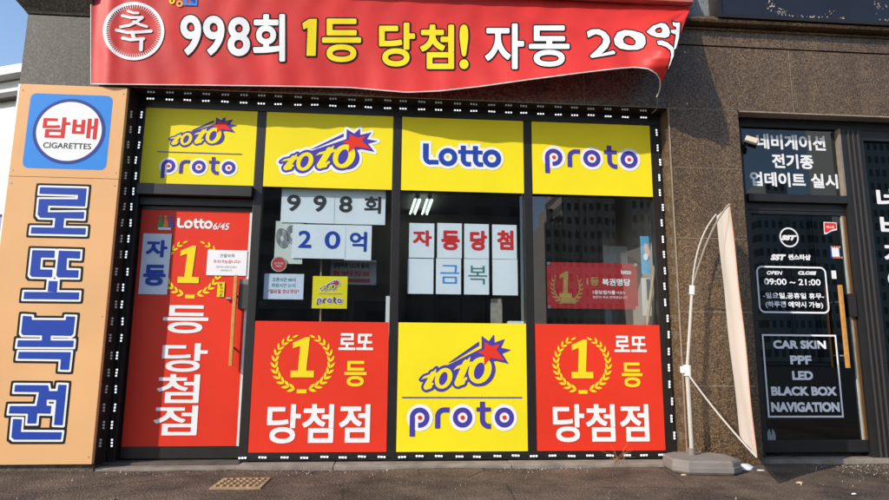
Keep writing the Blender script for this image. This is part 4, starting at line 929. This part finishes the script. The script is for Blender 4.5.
# navy fascia sign with flaking paint
ns = thing('fascia_sign', 'navy sign box with flaking paint over the car shop', 'sign', (5, -.25, 3.7))
nx0, nz0 = P(718, 17.5, -.26)
NV = mat('navy_paint', (.012,.016,.03), .45, noise=.3, nscale=3)
pn = MB(); pn.box(nx0+.03, -.26, nz0+.035, 8.2, -.125, 4.8, NV)
b = MB(); b.box(nx0, -.275, nz0, 8.2, -.125, nz0+.034, FRAME); b.box(nx0, -.275, nz0+.034, nx0+.03, -.125, 4.8, FRAME); b.build('frame', ns)
V = Vinyl(-.26); V.mb = pn; FL = mat('bare_flake', (.55,.5,.42), .8, noise=.4, nscale=60); FL2 = mat('rust_flake', (.45,.28,.10), .8)
for (cx_, cy_, n_, sp_) in ((772, 6, 26, (3, 5)), (782, 12, 28, (5, 3)), (795, 17, 22, (9, 1)), (813, 17, 20, (6, 1)), (829, 13, 8, (3, 3)), (880, 8, 18, (6, 6)), (886, 20, 8, (4, 2)), (845, 18, 8, (8, 1))):
    for _ in range(n_):
        a, b_ = random.gauss(cx_, sp_[0]*.6), random.gauss(cy_, sp_[1]*.6); q = P(a, b_, -.26)
        if q[1] < nz0+.045: continue
        r_ = random.uniform(.002, .009); V.poly([(q[0]+r_*random.uniform(.5, 1.2)*math.cos(k_), q[1]+r_*random.uniform(.5, 1.2)*math.sin(k_)) for k_ in (0, 1.2, 2.4, 3.6, 4.8)], random.choice((FL, FL, FL2)), .001+random.random()*.0006)
V.build('panel', ns)
# small camera on the glass corner
q = P3(751, 142, -.1); t = thing('security_camera', 'small beige box camera by the corner of the car shop sign glass', 'camera', q)
b = MB(); CAMB = mat('beige_plastic', (.5,.44,.34), .5); b.box(-.05, -.05, -.012, .05, .05, .032, CAMB, .006); b.box(-.052, -.052, -.03, .052, .052, -.0125, CABLE, .004)
o = b.build('body', t); o.rotation_euler = (0, .45, -.5); o.location = (0, 0, 0); o.matrix_parent_inverse.identity()
b = MB(); b.tube([q+Vector((-.03, 0, -.02)), (2.91, -.02, q.z-.02)], .012, CABLE); b.build('bracket', t)
# bolt heads on the pillar
for (a, b_) in ((685, 52), (687, 103.5)):
    q = P3(a, b_, FR-.004); b = MB(); b.tube([q, q+Vector((0, .006, 0))], .008, STEEL, 8); tag(b.build('bolt'), 'small bright bolt in the shaded stone, %s' % ('upper of two' if b_ < 80 else 'lower of two'), 'bolt')

# ------------------------------------------------------------------ flag banner stand
fb = thing('banner_stand', 'white pole banner stand with grey moulded foot before the stone pillar', 'banner stand', (2.24, -.3, 0))
b = MB(); BASE = mat('grey_moulded_plastic', (.20,.18,.16), .6, noise=.2, nscale=9, bump=.1, bscale=60)
bm = bmesh.new(); Lx, Ly = .245, .215
def ring(z, k_, ch): return [bm.verts.new((x*k_, y*k_, z)) for x, y in ((-Lx+ch, -Ly), (Lx-ch, -Ly), (Lx, -Ly+ch), (Lx, Ly-ch), (Lx-ch, Ly), (-Lx+ch, Ly), (-Lx, Ly-ch), (-Lx, -Ly+ch))]
rs = [ring(.004, .95, .09), ring(.02, 1, .09), ring(.05, 1.0, .09), ring(.055, .985, .09), ring(.085, .97, .09), ring(.098, .93, .09)]
for a, c in zip(rs[:-1], rs[1:]):
    for i in range(8): bm.faces.new((a[i], a[(i+1) % 8], c[(i+1) % 8], c[i]))
bm.faces.new(rs[-1]); bm.faces.new(rs[0][::-1])
b.bm(bm, BASE)
for i in range(17):
    y = -Ly*.84 + i*Ly*1.68/16; hw = Lx*.86 - max(0, abs(y)-Ly*.55)*1.1
    b.box(-hw, y-.007, .097, hw, y+.007, .103, BASE, .002)
o = b.build('foot', fb); o.matrix_parent_inverse.identity(); o.location = (.035, -.06, 0); o.rotation_euler = (0, 0, math.radians(-8))
px_, py_ = 2.24, -.3; PW = mat('white_pole', (.47,.45,.41), .4, noise=.1)
b = MB(); b.tube([(px_, py_, .10), (px_-.002, py_, .72)], .0155, PW, 14); b.tube([(px_-.002, py_, .72), (2.318, py_, 1.36)], .0115, PW, 14); b.build('pole', fb)
b = MB(); b.tube([(px_, py_, .101), (px_, py_, .15)], .026, BASE, 14); b.build('collar', fb)
b = MB(); b.tube([(px_-.002, py_, .68), (px_, py_, .76)], .028, WHITEP, 12); b.box(px_-.05, py_-.02, .70, px_-.02, py_+.015, .75, WHITEP, .004); b.build('collar', fb)
b = MB(); b.tube([(2.312, py_, 1.30), (2.318, py_, 1.37)], .021, WHITEP, 12); b.build('collar', fb)
C0 = Vector((2.318, py_, 1.36)); nT, nB, fT, fB = Vector((2.27, -1.0, 1.84)), Vector((2.335, -1.0, .19)), Vector((2.552, -.3, 1.935)), Vector((2.622, -.3, .235))
def arc(a, m_, c, n=14): return [a*(1-t_)**2 + m_*2*t_*(1-t_) + c*t_*t_ for t_ in np.linspace(0, 1, n)]
b = MB(); b.tube(arc(C0, C0.lerp(nT, .55)+Vector((-.025, -.03, .14)), nT+Vector((0, 0, .012))), .0062, PW, 8); b.build('rod', fb)
b = MB(); b.tube(arc(C0, C0.lerp(fT, .5)+Vector((-.07, .0, .10)), fT+Vector((0, 0, .012))), .0062, PW, 8); b.build('rod', fb)
b = MB(); b.tube(arc(Vector((px_, py_, .70)), Vector((px_, py_, .70)).lerp(nB, .5)+Vector((-.015, 0, -.03)), nB), .0062, PW, 8); b.build('rod', fb)
CL = bpy.data.materials.new('cream_banner_cloth'); CL.use_nodes = True; n_ = CL.node_tree.nodes; L_ = CL.node_tree.links; p_ = n_['Principled BSDF']; p_.inputs['Base Color'].default_value = (.86,.78,.69,1); p_.inputs['Roughness'].default_value = .8
tl = n_.new('ShaderNodeBsdfTranslucent'); tl.inputs[0].default_value = (.72,.58,.46,1); mx_ = n_.new('ShaderNodeMixShader'); mx_.inputs[0].default_value = .16
L_.new(p_.outputs[0], mx_.inputs[1]); L_.new(tl.outputs[0], mx_.inputs[2]); L_.new(mx_.outputs[0], n_['Material Output'].inputs[0])
v = []; f = []; A, B2 = 12, 26
for j in range(B2+1):
    for i in range(A+1):
        u, t_ = i/A, j/B2; q = nT.lerp(nB, t_).lerp(fT.lerp(fB, t_), u)
        q.x += -.018*math.sin(math.pi*u)*math.sin(math.pi*t_) + .004*math.sin(9*u+4*t_) + .003*math.sin(14*t_+3*u); v.append(q)
for j in range(B2):
    for i in range(A): a = j*(A+1)+i; f.append((a, a+1, a+A+2, a+A+1))
b = MB(); b.add(v, f, CL); b.build('cloth', fb, smooth=True)
b = MB(); b.tube([v[j*(A+1)] for j in range(B2+1)], .004, mat('orange_hem', (.6,.3,.2), .7), 6); b.build('hem', fb)

# ------------------------------------------------------------------ small things on the ground
def PG(px, py, z=.0):
    d_ = ray(px, py); t_ = (z-.825)/d_.z; return Vector(CAM_POS)+d_*t_
cs4 = [PG(219, 478.5), PG(267.5, 478.5), PG(263, 489), PG(214, 489)]
t = thing('tactile_block', 'worn yellow-brown block with slanting raised bars set in the pavement', 'paving block', cs4[3])
TB = mat('worn_yellow_block', (.40,.27,.14), .85, noise=.4, nscale=22, bump=.4, bscale=60)
b = MB(); x0_, x1_ = (cs4[0].x+cs4[3].x)/2, (cs4[1].x+cs4[2].x)/2; y0_, y1_ = cs4[3].y, cs4[0].y
b.box(x0_, y0_, -.03, x1_, y1_, .005, TB, .003); b.build('slab', t)
b = MB()
for i in range(7):
    xx = x0_+.035+(x1_-x0_-.07)*i/6
    for q in range(4):
        ya = y0_+.03+(y1_-y0_-.06)*q/4; yb = ya+(y1_-y0_-.06)/4-.02; sh = lambda y: .02*((y-y0_)/(y1_-y0_)-.5)
        b.tube([(xx+sh(ya), ya, .004), (xx+sh(ya), ya+.012, .006), (xx+sh(yb), yb-.012, .006), (xx+sh(yb), yb, .004)], [.005, .012, .012, .005], TB, 8)
b.build('raised_bar', t)
def crumple(label, px, py, sx_, sy_, sz_, m, seed, name='litter'):
    r = random.Random(seed); q = PG(px, py); bm = bmesh.new(); bmesh.ops.create_icosphere(bm, subdivisions=3, radius=1)
    for v_ in bm.verts:
        k_ = 1+.35*mnoise.noise(v_.co*1.9+Vector((seed, 0, 0)))+.15*mnoise.noise(v_.co*5)
        v_.co = Vector((v_.co.x*sx_*k_, v_.co.y*sy_*k_, max(-.2, v_.co.z)*sz_*k_)) + q + Vector((0, 0, sz_*.2+.002))
    b = MB(); b.bm(bm, m); return tag(b.build(name, smooth=True), label, 'litter')
PLB = mat('crumpled_white_plastic', (.72,.73,.75), .35)
crumple('crumpled white plastic scrap behind the grey foot of the banner stand', 744, 469.5, .075, .05, .030, PLB, 3)
crumple('small flat white scrap right of the crumpled plastic', 761, 471, .03, .014, .006, PLB, 5)
crumple('pale tan scrap lying on the pavement below the car shop door', 800, 483.5, .022, .014, .008, mat('tan_scrap', (.55,.40,.25), .8), 8)
crumple('tiny white scrap at the right end of the pavement', 854, 494.5, .016, .010, .006, PLB, 11)
crumple('tiny tan scrap under the front of the grey stand foot', 684, 475.5, .02, .012, .006, mat('tan_scrap', (0,0,0)), 13)
# grit along the foot of the shop front
b = MB(); GT = mat('loose_grit', (.26,.21,.16), .95, noise=.5, nscale=40); GT2 = mat('pale_grit', (.45,.41,.36), .95)
for _ in range(1500):
    zone = random.random()
    if zone < .45: x, y = random.uniform(-2.9, 4.6), -.19-abs(random.gauss(0, .10))
    elif zone < .75: x, y = random.uniform(2.2, 4.2), -.12-abs(random.gauss(0, .28))
    else: x, y = random.uniform(-2.9, 4.2), random.uniform(-1.4, -.2)
    r_ = random.uniform(.0018, .0055)*(1.6 if random.random() < .06 else 1); z = .0
    pts = [(x+r_*random.uniform(-1.2, 1.2), y+r_*random.uniform(-1.2, 1.2), z-.006+r_*random.uniform(1.0, 2.2)) for _ in range(1)] + [(x+r_*1.3*math.cos(a), y+r_*1.3*math.sin(a), z-.008) for a in (0, 1.5, 3.1, 4.6)]
    b.add(pts, [(0, 1, 2), (0, 2, 3), (0, 3, 4), (0, 4, 1)], GT2 if random.random() < .12 else GT)
tag(b.build('grit'), 'loose grit and pebbles scattered along the foot of the shop fronts', 'grit', kind='stuff')
# dry weeds at the right foot of the windows
WD = mat('dry_stalk', (.36,.20,.10), .8)
for i, (a, b_, lb) in enumerate(((612, 463, 'thin dry reddish weed at the foot of the right red sign'), (663, 452, 'pale dry weed tuft beside the foot of the stone pillar'))):
    q = PG(a, b_); q.y = -.17; q.z = .015; b = MB()
    for k_ in range(16):
        e = q + Vector((random.uniform(-.16, .16), random.uniform(-.06, .03), random.uniform(.03, .17))); b.tube([q+Vector((random.uniform(-.05, .05), 0, 0)), q.lerp(e, .5)+Vector((0, 0, .03)), e], [.0016, .0013, .0006], WD, 5)
    tag(b.build('dry_weed'), lb, 'weed')

# ------------------------------------------------------------------ beyond the left corner
WS = mat('white_siding', (.72,.71,.68), .6, noise=.08, nscale=1.5); LIL = mat('faded_lilac_panel', (.27,.26,.40), .6, noise=.15, nscale=2)
nb = thing('white_building', 'white clad neighbouring building seen past the left edge of the orange sign', 'building', (-8.3, 7.0, 0))
b = MB(); 
for i in range(16): b.box(-3, -.02*(i % 1), .0+.36*i, 3.0, 6, .3575+.36*i, WS, .004)
b.box(-2.97, .03, 0, 2.97, 5.97, 5.75, mat('siding_gap', (.25,.25,.25), .8)); b.build('wall', nb)
b = MB(); b.box(-3.2, -.16, 5.36, 3.05, -.01, 5.47, CABLE, .01); b.box(-3.2, -.22, 5.78, 3.12, 6, 5.95, WS, .02); b.build('eaves', nb)
b = MB(); b.box(.9, -.10, 1.7, 3.0, -.011, 3.15, LIL); b.box(1.2, -.12, 3.2, 2.9, -.011, 3.4, WHITEP); b.build('sign_panel', nb)
b = MB(); b.box(2.0, -.06, 3.55, 2.75, -.011, 4.75, mat('grey_window_frame', (.42,.42,.42), .5)); wq = b.build('window', nb)
b = MB(); b.box(2.07, -.075, 3.62, 2.68, -.061, 4.68, mat('dim_pane', (.10,.11,.12), .1)); b.build('pane', wq)
for ch in list(nb.children): ch.matrix_parent_inverse.identity()
wq.children[0].matrix_parent_inverse.identity()
nb.rotation_euler = (0, 0, math.radians(-22))

# ------------------------------------------------------------------ across the street (seen only mirrored in the glass)
def tower_mat(name, wall, win, sx_=3.2, sz_=2.9):
    m = bpy.data.materials.new(name); m.use_nodes = True; n = m.node_tree.nodes; L = m.node_tree.links; b = n['Principled BSDF']
    tc = n.new('ShaderNodeTexCoord'); sp = n.new('ShaderNodeSeparateXYZ'); L.new(tc.outputs['Object'], sp.inputs[0])
    def fr(o, k_, lo, hi):
        d1 = n.new('ShaderNodeMath'); d1.operation = 'DIVIDE'; d1.inputs[1].default_value = k_; L.new(o, d1.inputs[0])
        f1 = n.new('ShaderNodeMath'); f1.operation = 'FRACT'; L.new(d1.outputs[0], f1.inputs[0])
        a = n.new('ShaderNodeMath'); a.operation = 'GREATER_THAN'; a.inputs[1].default_value = lo; L.new(f1.outputs[0], a.inputs[0])
        c = n.new('ShaderNodeMath'); c.operation = 'LESS_THAN'; c.inputs[1].default_value = hi; L.new(f1.outputs[0], c.inputs[0])
        e = n.new('ShaderNodeMath'); e.operation = 'MULTIPLY'; L.new(a.outputs[0], e.inputs[0]); L.new(c.outputs[0], e.inputs[1]); return e.outputs[0]
    e = n.new('ShaderNodeMath'); e.operation = 'MULTIPLY'; L.new(fr(sp.outputs[0], sx_, .22, .78), e.inputs[0]); L.new(fr(sp.outputs[2], sz_, .28, .80), e.inputs[1])
    mx = n.new('ShaderNodeMix'); mx.data_type = 'RGBA'; mx.inputs[6].default_value = (*wall, 1); mx.inputs[7].default_value = (*win, 1); L.new(e.outputs[0], mx.inputs[0]); L.new(mx.outputs[2], b.inputs['Base Color']); b.inputs['Roughness'].default_value = .6
    return m
TM = tower_mat('apartment_wall', (.40,.34,.29), (.04,.04,.045), 1.55); TM2 = tower_mat('pale_apartment_wall', (.50,.51,.48), (.15,.17,.18), 1.5); TM3 = tower_mat('dark_office_wall', (.10,.09,.085), (.03,.035,.04), 4.5, 3.4)
def tower(label, x0, x1, h, L_, m, fins=True, dep=14):
    y1_ = -(L_-5); t = thing('apartment_tower', label, 'building', ((x0+x1)/2, y1_, 0)); b = MB(); b.box(x0, y1_-dep, -.06, x1, y1_, h, m); b.build('wall', t)
    b = MB()
    if fins:
        w_ = (x1-x0); 
        for k_ in (.33, .36, .66, .69): b.box(x0+w_*k_, y1_, 0, x0+w_*k_+.25, y1_+.8, h, m)
    b.box(x0+.25*(x1-x0), y1_-dep*.7, h, x0+.55*(x1-x0), y1_-3, h+3.5, m); b.build('stair_core', t)
tower('lower stepped apartment tower mirrored in the right window', 29.5, 34.2, 27, 120, TM)
tower('tall brown apartment tower mirrored in the right window', 33.4, 44.4, 75, 121, TM)
tower('tall apartment tower mirrored at the right edge of the right window', 46.6, 62, 70, 118, TM)
tower('pale apartment tower mirrored in the car shop glass', 74, 90, 34, 120, TM2)
tower('tall pale apartment tower mirrored in the right end of the car shop glass', 96, 125, 64, 120, TM2)
tower('broad dark office block mirrored in the left windows', -26, 16.0, 23.5, 78, TM3, False)
